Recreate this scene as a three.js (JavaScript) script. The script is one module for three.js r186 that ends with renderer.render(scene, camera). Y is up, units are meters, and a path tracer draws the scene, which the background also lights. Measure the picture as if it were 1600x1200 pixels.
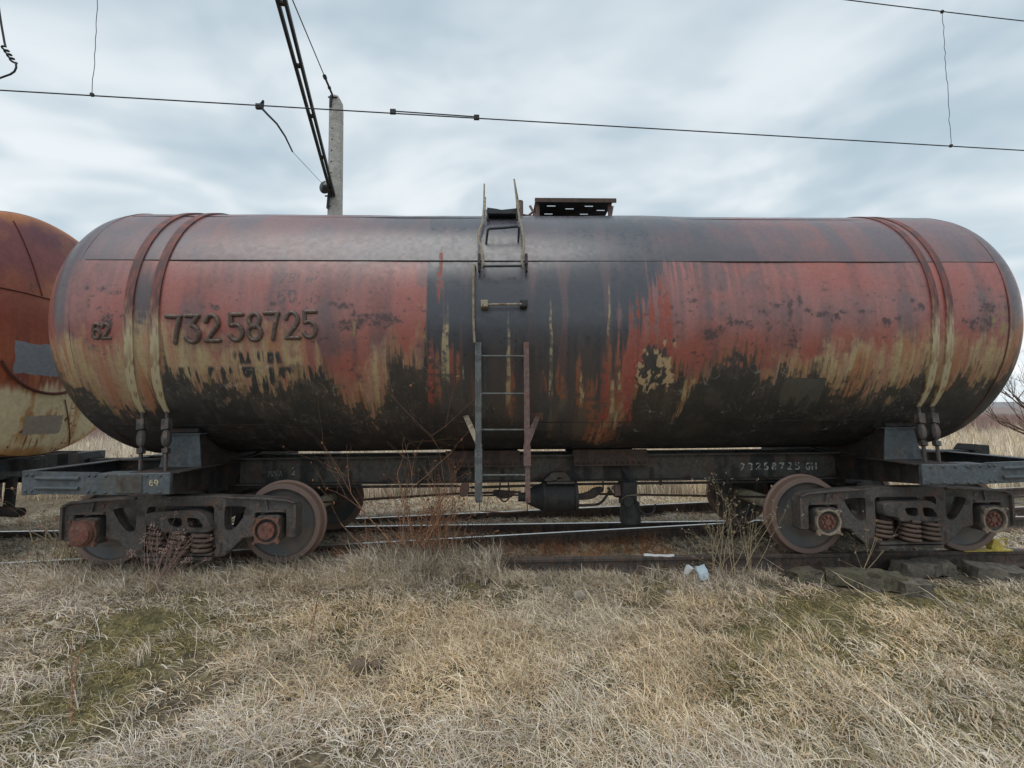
import * as THREE from 'three';
import { mergeGeometries } from 'three/addons/utils/BufferGeometryUtils.js';

// ---------- camera, sky, sun, exposure ----------
const scene = new THREE.Scene();
const camera = new THREE.PerspectiveCamera(79.79, 4 / 3, 0.05, 9000);
{
  const yaw = 0.0306, pitch = 0.0611, roll = -0.0073;
  camera.position.set(-0.571, 1.6415, 6.0717);
  camera.rotation.order = 'YXZ';
  camera.rotation.set(pitch, -yaw, roll);
}
const renderer = new THREE.WebGLRenderer({ antialias: true });
renderer.toneMapping = THREE.LinearToneMapping;
renderer.toneMappingExposure = 1.24;
renderer.shadowMap.enabled = true;

// ---------- noise ----------
function mulberry(a) { return () => { a |= 0; a = a + 0x6D2B79F5 | 0; let t = Math.imul(a ^ a >>> 15, 1 | a); t = t + Math.imul(t ^ t >>> 7, 61 | t) ^ t; return ((t ^ t >>> 14) >>> 0) / 4294967296; }; }
const LAT = (() => { const r = mulberry(4711), t = new Float32Array(65536); for (let k = 0; k < 65536; k++) t[k] = r(); return t; })();   // lattice of random values
function vn(x, y, s = 0, per = 0) {
  let i = Math.floor(x), j = Math.floor(y); const fx = x - i, fy = y - j, u = fx * fx * (3 - 2 * fx), v = fy * fy * (3 - 2 * fy);
  let i1 = i + 1, j1 = j + 1;
  if (per) { i = ((i % per) + per) % per; i1 = ((i1 % per) + per) % per; j = ((j % per) + per) % per; j1 = ((j1 % per) + per) % per; }
  const si = (s * 131) | 0, sj = (s * 197) | 0, r0 = ((i + si) & 255) << 8, r1 = ((i1 + si) & 255) << 8, c0 = (j + sj) & 255, c1 = (j1 + sj) & 255;
  const a = LAT[r0 | c0], b = LAT[r1 | c0], c = LAT[r0 | c1], d = LAT[r1 | c1];
  return a + (b - a) * u + (c - a) * v + (a - b - c + d) * u * v;
}
function vq(x, y, s) {
  const i = Math.floor(x), j = Math.floor(y), fx = x - i, fy = y - j, u = fx * fx * (3 - 2 * fx), v = fy * fy * (3 - 2 * fy);
  const r0 = ((i + s * 131) & 255) << 8, r1 = ((i + 1 + s * 131) & 255) << 8, c0 = (j + s * 197) & 255, c1 = (j + 1 + s * 197) & 255, a = LAT[r0 | c0], b = LAT[r1 | c0], c = LAT[r0 | c1], d = LAT[r1 | c1];
  return a + (b - a) * u + (c - a) * v + (a - b - c + d) * u * v;
}
function fbm(x, y, o = 4, s = 0, per = 0) {
  let r = 0, a = 0.5, n = 0;
  if (per) for (let k = 0; k < o; k++) { r += a * vn(x, y, s + k * 17, per); n += a; a *= 0.5; x *= 2; y *= 2; per *= 2; }
  else for (let k = 0; k < o; k++) { r += a * vq(x, y, s + k * 17); n += a; a *= 0.5; x *= 2; y *= 2; }
  return r / n;
}
const clamp = (v, a = 0, b = 1) => v < a ? a : v > b ? b : v;
const sm = (a, b, v) => { const t = clamp((v - a) / (b - a)); return t * t * (3 - 2 * t); };
const mix = (a, b, t) => a + (b - a) * t;
const mix3 = (a, b, t) => [a[0] + (b[0] - a[0]) * t, a[1] + (b[1] - a[1]) * t, a[2] + (b[2] - a[2]) * t];
function table(T, x) { if (x <= T[0][0]) return T[0][1]; for (let k = 1; k < T.length; k++) if (x <= T[k][0]) { const a = T[k - 1], b = T[k]; return b[0] === a[0] ? b[1] : mix(a[1], b[1], (x - a[0]) / (b[0] - a[0])); } return T[T.length - 1][1]; }

// ---------- sky: high thin overcast ----------
{
  const W = 1280, H = 640, d = new Float32Array(W * H * 4);
  for (let j = 0; j < H; j++) {
    const el = ((j + 0.5) / H - 0.5) * Math.PI, sy = Math.sin(el), ce = Math.cos(el);
    for (let i = 0; i < W; i++) {
      const az = ((i + 0.5) / W - 0.5) * 2 * Math.PI, dx = Math.cos(az) * ce, dz = Math.sin(az) * ce;
      const h = Math.max(sy, 0), k = 1 / (h + 0.16);
      const px = dx * k, pz = dz * k;
      const wx = fbm(px * 0.7 + 3, pz * 0.7 + 9, 3, 5) * 2.4, wz = fbm(px * 0.7 + 31, pz * 0.7 - 4, 3, 7) * 2.4;
      const c1 = fbm(px * 0.75 + wx + 0.5 * pz, pz * 1.5 + wz, 5, 11), c2 = fbm(px * 2.4 + wx * 1.6, pz * 4.2 + wz * 1.6, 5, 23), c3 = fbm(px * 5.5 + wx * 2 - pz * 2, pz * 7.5 + wz * 2, 4, 29);
      const cl = sm(0.36, 0.63, c1 * 0.42 + c2 * 0.34 + c3 * 0.24);
      const hz = Math.pow(1 - h, 2.8);
      const blue = mix3([0.345, 0.44, 0.515], [0.53, 0.63, 0.685], hz), wht = mix3([0.55, 0.615, 0.665], [0.72, 0.77, 0.79], hz);
      let c = mix3(blue, wht, cl);
      const gap = sm(0.52, 0.68, c2 * 0.5 + c3 * 0.28 + c1 * 0.22) * (0.15 + 0.85 * hz);
      c = mix3(c, [0.88, 0.91, 0.92], gap * 0.8);
      if (sy < 0) c = mix3(c, [0.30, 0.27, 0.22], sm(0, 0.12, -sy));
      const o = (j * W + i) * 4; d[o] = c[0]; d[o + 1] = c[1]; d[o + 2] = c[2]; d[o + 3] = 1;
    }
  }
  const t = new THREE.DataTexture(d, W, H, THREE.RGBAFormat, THREE.FloatType);
  t.mapping = THREE.EquirectangularReflectionMapping; t.magFilter = THREE.LinearFilter; t.needsUpdate = true;
  scene.background = t; scene.environment = t;
}
const sun = new THREE.DirectionalLight(new THREE.Color(1.0, 0.95, 0.89), 1.2);
sun.position.set(-4, 20, 6.5); sun.target.position.set(0, 0, 0); sun.castShadow = true; sun.shadow.radius = 85;
sun.shadow.camera.left = -16; sun.shadow.camera.right = 16; sun.shadow.camera.top = 16; sun.shadow.camera.bottom = -16; sun.shadow.camera.far = 60;
sun.shadow.mapSize.set(2048, 2048);
sun.name = 'sun_light'; scene.add(sun); scene.add(sun.target);

// ---------- naming and adding ----------
const used = new Map();
function numbered(n) { const k = used.get(n) || 0; used.set(n, k + 1); return k ? n + '_' + String(k).padStart(3, '0') : n; }
function tag(o, label, category, group, kind) { o.userData.label = label; o.userData.category = category; if (group) o.userData.group = group; if (kind) o.userData.kind = kind; return o; }
function thing(name, label, category, pos = [0, 0, 0], group, kind) { const g = new THREE.Group(); g.name = numbered(name); g.position.set(...pos); scene.add(g); return tag(g, label, category, group, kind); }
function holder(name, parent, pos = [0, 0, 0]) { const g = new THREE.Group(); g.name = name; g.position.set(...pos); parent.add(g); return g; }
function boxUV(g) {   // uv in metres from the dominant normal
  const p = g.attributes.position, n = g.attributes.normal, uv = new Float32Array(p.count * 2);
  for (let i = 0; i < p.count; i++) {
    const ax = Math.abs(n.getX(i)), ay = Math.abs(n.getY(i)), az = Math.abs(n.getZ(i));
    if (az >= ax && az >= ay) { uv[2 * i] = p.getX(i); uv[2 * i + 1] = p.getY(i); }
    else if (ay >= ax) { uv[2 * i] = p.getX(i); uv[2 * i + 1] = p.getZ(i); }
    else { uv[2 * i] = p.getZ(i); uv[2 * i + 1] = p.getY(i); }
  }
  g.setAttribute('uv', new THREE.BufferAttribute(uv, 2));
}
function join(list, keepUV, col) {
  const gs = list.map((g) => {
    g = g.index ? g.toNonIndexed() : g;
    for (const k of Object.keys(g.attributes)) if (!['position', 'normal', 'uv', ...(col ? ['color'] : [])].includes(k)) g.deleteAttribute(k);
    if (!g.attributes.normal) g.computeVertexNormals();
    if (!keepUV) boxUV(g);
    return g;
  });
  return gs.length > 1 ? mergeGeometries(gs) : gs[0];
}
function mesh(name, list, mat, parent = scene, keepUV = false, col = false) {
  const m = new THREE.Mesh(Array.isArray(list) ? join(list, keepUV, col) : list, mat);
  m.name = parent === scene ? numbered(name) : name; m.castShadow = m.receiveShadow = true; parent.add(m); return m;
}
// ---------- geometry helpers ----------
const V = (x, y, z) => new THREE.Vector3(x, y, z);
function bx(x0, x1, y0, y1, z0, z1) { const g = new THREE.BoxGeometry(x1 - x0, y1 - y0, z1 - z0); g.translate((x0 + x1) / 2, (y0 + y1) / 2, (z0 + z1) / 2); return g; }
function bevelBox(x0, x1, y0, y1, z0, z1, b = 0.008) {
  const s = new THREE.Shape(); const w = x1 - x0 - 2 * b, h = y1 - y0 - 2 * b;
  s.moveTo(0, 0); s.lineTo(w, 0); s.lineTo(w, h); s.lineTo(0, h); s.closePath();
  const g = new THREE.ExtrudeGeometry(s, { depth: z1 - z0 - 2 * b, bevelEnabled: true, bevelThickness: b, bevelSize: b, bevelSegments: 2 });
  g.translate(x0 + b, y0 + b, z0 + b); return g;
}
function ext(pts, depth, z0, bev = 0, holes = [], seg = 2) {
  const s = new THREE.Shape(pts.map((p) => new THREE.Vector2(...p)));
  for (const h of holes) s.holes.push(new THREE.Path(h.map((p) => new THREE.Vector2(...p))));
  const g = new THREE.ExtrudeGeometry(s, { depth: depth - 2 * bev, bevelEnabled: bev > 0, bevelThickness: bev, bevelSize: bev * 0.8, bevelOffset: -bev * 0.8, bevelSegments: seg, curveSegments: 8 });
  g.translate(0, 0, z0 + bev); return g;
}
function rod(a, b, r, n = 10, r2 = r) {
  const d = new THREE.Vector3().subVectors(b, a), L = d.length(), g = new THREE.CylinderGeometry(r2, r, L, n, 1);
  g.applyQuaternion(new THREE.Quaternion().setFromUnitVectors(V(0, 1, 0), d.normalize())); g.translate((a.x + b.x) / 2, (a.y + b.y) / 2, (a.z + b.z) / 2); return g;
}
function bar(a, b, w, t, up = V(0, 0, 1)) {   // flat bar from a to b, w across, t along up
  const d = new THREE.Vector3().subVectors(b, a), L = d.length(); d.normalize();
  const s = new THREE.Vector3().crossVectors(d, up).normalize(), u = new THREE.Vector3().crossVectors(s, d);
  const g = new THREE.BoxGeometry(w, L, t); g.applyMatrix4(new THREE.Matrix4().makeBasis(s, d, u)); g.translate((a.x + b.x) / 2, (a.y + b.y) / 2, (a.z + b.z) / 2); return g;
}
function tube(pts, r, n = 6, seg = 0, tension = 0.5) { const c = new THREE.CatmullRomCurve3(pts, false, 'catmullrom', tension); return new THREE.TubeGeometry(c, seg || pts.length * 4, r, n, false); }
function polyTube(P, R, n = 4) {   // tapered tube along points, smooth normals
  const pos = [], nor = [], idx = []; let u = V(0, 1, 0);
  for (let i = 0; i < P.length; i++) {
    const d = new THREE.Vector3().subVectors(P[Math.min(i + 1, P.length - 1)], P[Math.max(i - 1, 0)]).normalize();
    if (i === 0) u = Math.abs(d.y) > 0.9 ? V(1, 0, 0) : V(0, 1, 0);
    const s = new THREE.Vector3().crossVectors(d, u).normalize(); u = new THREE.Vector3().crossVectors(s, d).normalize();
    for (let k = 0; k < n; k++) { const a = k / n * 6.2832, nx = s.x * Math.cos(a) + u.x * Math.sin(a), ny = s.y * Math.cos(a) + u.y * Math.sin(a), nz = s.z * Math.cos(a) + u.z * Math.sin(a); pos.push(P[i].x + nx * R[i], P[i].y + ny * R[i], P[i].z + nz * R[i]); nor.push(nx, ny, nz); }
  }
  for (let i = 0; i < P.length - 1; i++) for (let k = 0; k < n; k++) { const a = i * n + k, b = i * n + (k + 1) % n; idx.push(a, a + n, b, b, a + n, b + n); }
  const g = new THREE.BufferGeometry(); g.setAttribute('position', new THREE.Float32BufferAttribute(pos, 3)); g.setAttribute('normal', new THREE.Float32BufferAttribute(nor, 3)); g.setAttribute('uv', new THREE.Float32BufferAttribute(new Array(pos.length / 3 * 2).fill(0), 2)); g.setIndex(idx); return g;
}
function wobble(g, amp, f, s) {   // uneven surface for stones, wood and clods
  const p = g.attributes.position;
  for (let i = 0; i < p.count; i++) { const x = p.getX(i), y = p.getY(i), z = p.getZ(i); p.setXYZ(i, x + amp * (fbm(y * f + 7, z * f + x * f, 3, s) - 0.5) * 2, y + amp * (fbm(x * f + 3, z * f + 1.7 * y, 3, s + 1) - 0.5) * 2, z + amp * (fbm(x * f + 11, y * f + z, 3, s + 2) - 0.5) * 2); }
  g.computeVertexNormals(); return g;
}
// ---------- textures and materials ----------
function tex(N, M, fn, srgb = true, rep = 0) {
  const d = new Uint8Array(N * M * 4);
  for (let j = 0; j < M; j++) for (let i = 0; i < N; i++) { const c = fn((i + 0.5) / N, (j + 0.5) / M), o = (j * N + i) * 4; d[o] = clamp(c[0], 0, 255); d[o + 1] = clamp(c[1], 0, 255); d[o + 2] = clamp(c[2], 0, 255); d[o + 3] = 255; }
  const t = new THREE.DataTexture(d, N, M); if (srgb) t.colorSpace = THREE.SRGBColorSpace; t.magFilter = THREE.LinearFilter; t.minFilter = THREE.LinearFilter;
  t.wrapS = t.wrapT = rep ? THREE.RepeatWrapping : THREE.ClampToEdgeWrapping; if (rep) t.repeat.set(1 / rep, 1 / rep); t.needsUpdate = true; return t;
}
const NF = (() => { const N = 512, P = 8, A = new Float32Array(N * N), B = new Float32Array(N * N), S = new Float32Array(N * N), F = new Float32Array(N * N);
  for (let j = 0; j < N; j++) for (let i = 0; i < N; i++) { const u = i / N, v = j / N, o = j * N + i; A[o] = fbm(u * P, v * P, 5, 101, P); B[o] = fbm(u * P * 2, v * P * 2, 4, 104, P * 2); S[o] = fbm(u * 32, v * 4, 2, 106, 4); F[o] = fbm(u * 64, v * 64, 2, 110, 64); }
  return { A, B, S, F }; })();
const sharedBump = tex(256, 256, (u, v) => { const o = Math.floor(v * 512) * 512 + Math.floor(u * 512), h = 255 * (0.6 * NF.B[o] + 0.4 * NF.F[o]); return [h, h, h]; }, false, 0.6);
function grimy(base, spot, dark, seed, tile = 1.3, o = {}) {   // paint or scale with rust spots, grime and runs; uv in metres
  const at = (A, k) => { const dx = (seed * 37 + k * 91) & 511, dy = (seed * 53 + k * 57) & 511; return (i, j) => A[((j + dy) & 511) * 512 + ((i + dx) & 511)]; }, fa = at(NF.A, 1), fb = at(NF.B, 2), fs = at(NF.S, 3), ff = at(NF.F, 4);
  const map = tex(512, 512, (u, v) => {
    const i = Math.floor(u * 512), j = Math.floor(v * 512), a = fa(i, j), b = fb(i, j), st = fs(i, j), f = ff(i, j);
    let c = base.map((q) => q * (0.78 + 0.44 * a));
    c = mix3(c, spot, sm(0.53, 0.68, b) * (o.rust ?? 0.8));
    c = mix3(c, dark, sm(0.50, 0.68, a * 0.78 + st * 0.22) * (o.dark ?? 0.7));
    const g = 0.86 + 0.28 * f; return [c[0] * g, c[1] * g, c[2] * g];
  }, true, tile);
  return new THREE.MeshStandardMaterial({ map, bumpMap: sharedBump, bumpScale: o.bump ?? 0.004, roughness: o.rough ?? 0.72, metalness: o.metal ?? 0.15 });
}
const M = {};
M.frame = grimy([58, 53, 51], [80, 58, 50], [30, 28, 29], 101, 1.7);
M.sill = grimy([86, 82, 76], [92, 68, 58], [44, 42, 42], 131, 1.9, { rust: 0.6, dark: 0.8 });
M.side = grimy([88, 95, 100], [98, 86, 76], [56, 59, 62], 161, 1.6, { rust: 0.35, dark: 0.5, rough: 0.55 });
M.bogie = grimy([88, 84, 81], [106, 78, 66], [48, 46, 45], 191, 1.1, { rust: 0.5, dark: 0.7, bump: 0.008 });
M.boxrust = grimy([112, 82, 70], [132, 90, 74], [78, 66, 60], 211, 0.7, { dark: 0.5 });
M.boxpale = grimy([140, 130, 116], [134, 98, 78], [92, 84, 76], 215, 0.7, { dark: 0.5, rust: 0.6 });
M.cap = grimy([126, 84, 72], [112, 68, 58], [84, 66, 60], 221, 0.5, { dark: 0.6 });
M.coil = grimy([104, 88, 80], [120, 82, 68], [66, 60, 58], 231, 0.6);
M.black = grimy([50, 50, 50], [74, 62, 56], [28, 28, 30], 241, 1, { rust: 0.5 });
M.cream = grimy([164, 154, 134], [110, 80, 62], [88, 78, 70], 251, 0.5, { rust: 0.8, dark: 0.4 });
M.axle = grimy([178, 168, 142], [140, 122, 98], [112, 104, 90], 255, 0.9, { rust: 0.5, dark: 0.4 });
M.ladderGrey = grimy([104, 110, 110], [96, 78, 70], [70, 72, 74], 261, 0.5, { rust: 0.5 });
M.ladderRust = grimy([116, 96, 92], [120, 80, 68], [84, 72, 70], 265, 0.5);
M.slate = grimy([58, 62, 66], [76, 62, 56], [38, 40, 44], 271, 0.7, { rust: 0.4 });
M.rail = grimy([92, 82, 76], [112, 84, 68], [62, 58, 56], 281, 0.8, { rough: 0.7, metal: 0.3 });
M.railTop = new THREE.MeshStandardMaterial({ color: new THREE.Color().setRGB(0.60, 0.58, 0.55), roughness: 0.32, metalness: 0.75 });
M.concrete = grimy([178, 176, 170], [166, 160, 150], [140, 140, 138], 291, 1.5, { rust: 0.4, dark: 0.5, rough: 0.9, metal: 0 });
M.wire = new THREE.MeshStandardMaterial({ color: new THREE.Color().setRGB(0.035, 0.04, 0.045), roughness: 0.6, metalness: 0.4 });
M.steelArm = grimy([58, 62, 66], [74, 66, 62], [40, 42, 46], 301, 1, { rust: 0.4 });
M.wood = grimy([108, 101, 92], [88, 82, 72], [62, 58, 53], 311, 0.8, { rough: 0.95, metal: 0, bump: 0.012 });
M.moss = grimy([96, 90, 78], [92, 92, 62], [52, 50, 42], 321, 0.5, { rough: 1, metal: 0, bump: 0.012 });
M.stone = grimy([164, 156, 144], [140, 130, 116], [118, 110, 100], 331, 0.5, { rough: 0.95, metal: 0 });
M.soil = grimy([112, 96, 82], [98, 84, 70], [80, 68, 58], 341, 0.5, { rough: 1, metal: 0 });
M.bark = grimy([104, 82, 70], [88, 66, 56], [66, 54, 48], 351, 0.2, { rough: 0.95, metal: 0 });
M.yellow = grimy([204, 184, 96], [172, 136, 52], [150, 128, 60], 361, 0.4, { rough: 0.6, dark: 0.4, rust: 0.5 });
// ---------- the tank: stains measured on the shell (s metres along, degrees round from the level of the axis) ----------
const B_TAB=[[-5.1,-18.6],[-4.9,-28.3],[-4.75,-31.2],[-4.63,-35.0],[-4.53,-39.8],[-4.45,-41.5],[-4.36,-41.6],[-4.17,-39.9],[-3.99,-28.1],[-3.88,-17.8],[-3.84,-28.1],[-3.84,-20.3],[-3.7,-31.0],[-3.57,-31.5],[-3.43,-29.9],[-3.3,-29.6],[-3.18,-29.9],[-3.06,-32.2],[-2.87,-32.9],[-2.72,-29.5],[-2.59,-28.4],[-2.45,-25.7],[-2.35,-24.4],[-2.29,-26.3],[-2.22,-34.3],[-2.11,-38.0],[-2.03,-38.0],[-1.96,-42.4],[-1.91,-46.6],[-1.84,-42.9],[-1.75,-34.4],[-1.7,-25.9],[-1.66,-17.1],[-1.59,-18.1],[-1.47,-21.2],[-1.38,-24.6],[-1.33,-18.1],[-1.3,-3.4],[-1.27,-28.7],[-1.27,1.6],[-1.18,-41.1],[-0.7,-41.1],[0.35,-66.1],[0.66,-66.4],[0.75,-54.1],[0.88,-38.3],[0.93,-26.5],[0.95,-16.5],[1.03,-14.7],[1.13,-17.5],[1.2,-25.1],[1.26,-26.5],[1.32,-25.1],[1.42,-26.5],[1.52,-27.1],[1.62,-26.0],[1.67,-22.5],[1.73,-20.4],[1.79,-18.6],[1.85,-15.8],[1.89,-15.0],[1.95,-17.3],[2.06,-18.7],[2.14,-21.8],[2.23,-26.7],[2.34,-27.3],[2.37,-21.3],[2.41,-20.5],[2.48,-27.3],[2.7,-27.5],[2.95,-27.7],[3.02,-33.3],[3.16,-33.9],[3.26,-30.3],[3.44,-34.0],[3.54,-30.4],[3.72,-33.5],[3.81,-29.0],[3.83,-22.9],[3.93,-27.1],[4.03,-29.9],[4.19,-33.6],[4.28,-33.0],[4.3,-28.5],[4.33,-24.9],[4.49,-27.2],[4.66,-29.5],[4.75,-27.8],[4.87,-24.7],[4.95,-19.5]];
const C_TAB=[[-5.17,-7.7],[-4.91,-10.4],[-4.76,-10.4],[-4.63,-9.2],[-4.52,-10.9],[-4.39,-10.4],[-4.27,-10.4],[-4.17,-0.8],[-3.95,-3.3],[-3.82,-4.0],[-3.71,-6.2],[-3.59,-9.3],[-3.35,-11.7],[-3.18,-6.2],[-3.06,-5.2],[-2.97,-11.5],[-2.87,-8.2],[-2.72,-10.1],[-2.6,-11.1],[-2.5,-7.7],[-2.44,-34.2],[-2.38,-5.3],[-2.32,-25.7],[-2.2,-28.5],[-2.0,-28.5],[-1.9,-18.1],[-1.84,-15.1],[-1.71,-13.1],[-1.46,-11.9],[-1.33,-13.2],[-1.28,-18.2],[-1.09,-28.8],[0.83,-41.8],[1.18,-27.0],[1.45,-27.9],[1.71,-23.9],[2.11,-22.6],[2.24,-21.8],[2.43,-18.7],[2.89,-14.9],[3.22,-11.7],[3.55,-10.2],[3.82,-8.7],[4.09,-9.2],[4.38,-11.8],[4.64,-8.7],[4.88,-4.9]];
const STREAKS=[[-1.23,-9.5,-1.28,-41.0,0.03,0],[-1.18,-14.4,-1.21,-37.7,0.03,1],[-1.11,-3.4,-1.13,-28.7,0.02,2],[-1.07,1.5,-1.09,-28.8,0.02,2],[-1.03,-10.7,-1.04,-28.8,0.02,0],[-0.97,-14.5,-0.98,-28.8,0.02,1],[-0.92,-20.8,-0.93,-26.6,0.01,2],[-0.43,-24.0,-0.42,-44.9,0.04,1],[-0.46,-3.4,-0.46,-41.3,0.02,2],[-0.11,-23.5,-0.1,-32.5,0.04,1],[-0.04,4.1,-0.02,-34.9,0.02,2],[0.04,-18.3,0.05,-33.4,0.02,1],[0.1,-24.9,0.12,-36.5,0.03,1],[0.26,-17.1,0.31,-41.6,0.04,1],[0.38,-26.3,0.44,-45.2,0.06,1],[0.29,-25.0,0.32,-38.2,0.02,2],[0.51,-41.6,0.62,-66.4,0.18,1],[0.55,-8.4,0.62,-41.6,0.03,1],[0.52,-18.4,0.61,-49.3,0.06,0],[0.57,10.7,0.55,-8.4,0.01,2],[0.62,-26.3,0.68,-45.3,0.03,2],[0.65,-13.4,0.72,-41.7,0.04,1],[0.69,-23.7,0.71,-32.1,0.02,2],[0.74,-13.4,0.85,-49.5,0.05,0],[0.78,2.8,0.82,-29.2,0.03,0],[0.85,8.8,0.87,-26.4,0.02,0],[0.9,6.7,0.92,-26.4,0.02,0],[0.99,12.1,0.98,-18.5,0.02,0],[1.01,4.1,1.01,-14.7,0.03,0],[1.1,14.9,1.09,-18.5,0.04,0],[1.16,9.4,1.18,-23.8,0.05,0],[-1.16,29.3,-1.14,9.3,0.02,0],[-1.18,17.6,-1.17,4.1,0.02,0]];
const SMUDGES=[[1.61,-9.0,0.12,2.3],[1.7,-7.3,0.07,2.0],[1.57,-10.5,0.06,1.2],[1.87,-4.8,0.1,1.2],[2.17,-0.3,0.08,1.0],[2.3,2.0,0.06,1.3],[2.37,4.1,0.03,1.1],[2.62,0.2,0.06,1.0],[2.77,-1.3,0.11,1.5],[2.9,-2.8,0.06,1.8],[3.0,-0.3,0.06,1.0],[3.22,-0.3,0.09,1.0],[3.44,-4.9,0.05,2.0],[3.58,-2.9,0.02,1.7],[2.46,-11.1,0.05,4.0],[2.43,0.2,0.03,5.0],[2.01,-5.6,0.04,1.9],[2.54,4.1,0.03,2.1],[-2.09,2.1,0.1,1.5],[-2.21,2.8,0.06,1.0],[-2.05,-5.3,0.14,2.4],[-1.96,-3.4,0.09,2.9],[-2.78,2.8,0.06,1.0],[-3.37,1.6,0.06,1.0],[-4.41,-3.2,0.07,2.9],[-4.54,-14.0,0.06,1.5],[-4.48,8.6,0.05,1.3],[-4.34,7.1,0.06,1.0],[-4.63,9.1,0.04,1.0],[4.47,-4.9,0.17,3.6],[4.54,1.5,0.08,2.6],[1.41,4.1,0.06,1.0],[1.14,1.5,0.08,1.3],[3.82,1.5,0.04,2.1],[3.73,4.1,0.03,1.6],[-1.71,-3.4,0.16,3.4]];

const TY = 2.657, TR = 1.5, LC = 4.75, LE = 0.8;
const arc = [0]; for (let k = 1; k <= 64; k++) { const a = (k - 1) / 64 * Math.PI / 2, b = k / 64 * Math.PI / 2; arc.push(arc[k - 1] + Math.hypot(TR * (Math.cos(b) - Math.cos(a)), LE * (Math.sin(b) - Math.sin(a)))); }
const SMAX = LC + arc[64];
function shellPoint(x, deg, r = TR) { const a = deg * Math.PI / 180; return V(x, TY + r * Math.sin(a), r * Math.cos(a)); }
function printMask(W, H, draw) { const c = document.createElement('canvas'); c.width = W; c.height = H; const g = c.getContext('2d'); g.fillStyle = '#000'; g.fillRect(0, 0, W, H); g.fillStyle = '#fff'; g.strokeStyle = '#fff'; draw(g); const d = g.getImageData(0, 0, W, H).data; return (u, v) => (u < 0 || u >= 1 || v < 0 || v >= 1) ? 0 : d[(Math.floor(v * H) * W + Math.floor(u * W)) * 4] / 255; }
const stencil = printMask(512, 256, (g) => { g.font = 'italic 96px sans-serif'; g.fillText('73', 100, 98); g.font = 'italic 70px sans-serif'; g.fillText('м³', 270, 96); g.font = 'bold 124px sans-serif'; g.fillText('60', 100, 238); });
const smallPrint = printMask(1024, 256, (g) => { const r = mulberry(61); for (const [x0, x1, y0, h] of [[30, 330, 20, 52], [380, 560, 26, 50], [640, 960, 34, 58], [420, 640, 140, 38], [150, 330, 196, 36]]) for (let x = x0; x < x1; x += 9 + r() * 16) { g.fillRect(x, y0 + r() * 8, 5 + r() * 4, h * (0.5 + 0.5 * r())); if (r() > 0.6) g.fillRect(x, y0 + r() * h * 0.8, 12 + r() * 10, 6); } });   // worn remnants of lettering, no longer readable
const TW = 2048, TH = 800, roughSrc = new Float32Array(TW * TH);
const colB = new Float32Array(TW), colC = new Float32Array(TW), colSm = [], colSt = [];
for (let i = 0; i < TW; i++) { const s = ((i + 0.5) / TW * 2 - 1) * SMAX; colB[i] = table(B_TAB, s); colC[i] = table(C_TAB, s); colSm.push(SMUDGES.filter((q) => Math.abs(s - q[0]) < q[2] * 1.62)); colSt.push(STREAKS.filter((q) => s > Math.min(q[0], q[2]) - q[4] * 2.5 - 0.03 && s < Math.max(q[0], q[2]) + q[4] * 2.5 + 0.03)); }
const ER_TAB = [[-30, 0.62], [-18, 0.70], [-6, 0.80], [2, 0.90], [12, 1.04], [22, 1.15], [34, 1.12], [60, 1.0]];
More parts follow.
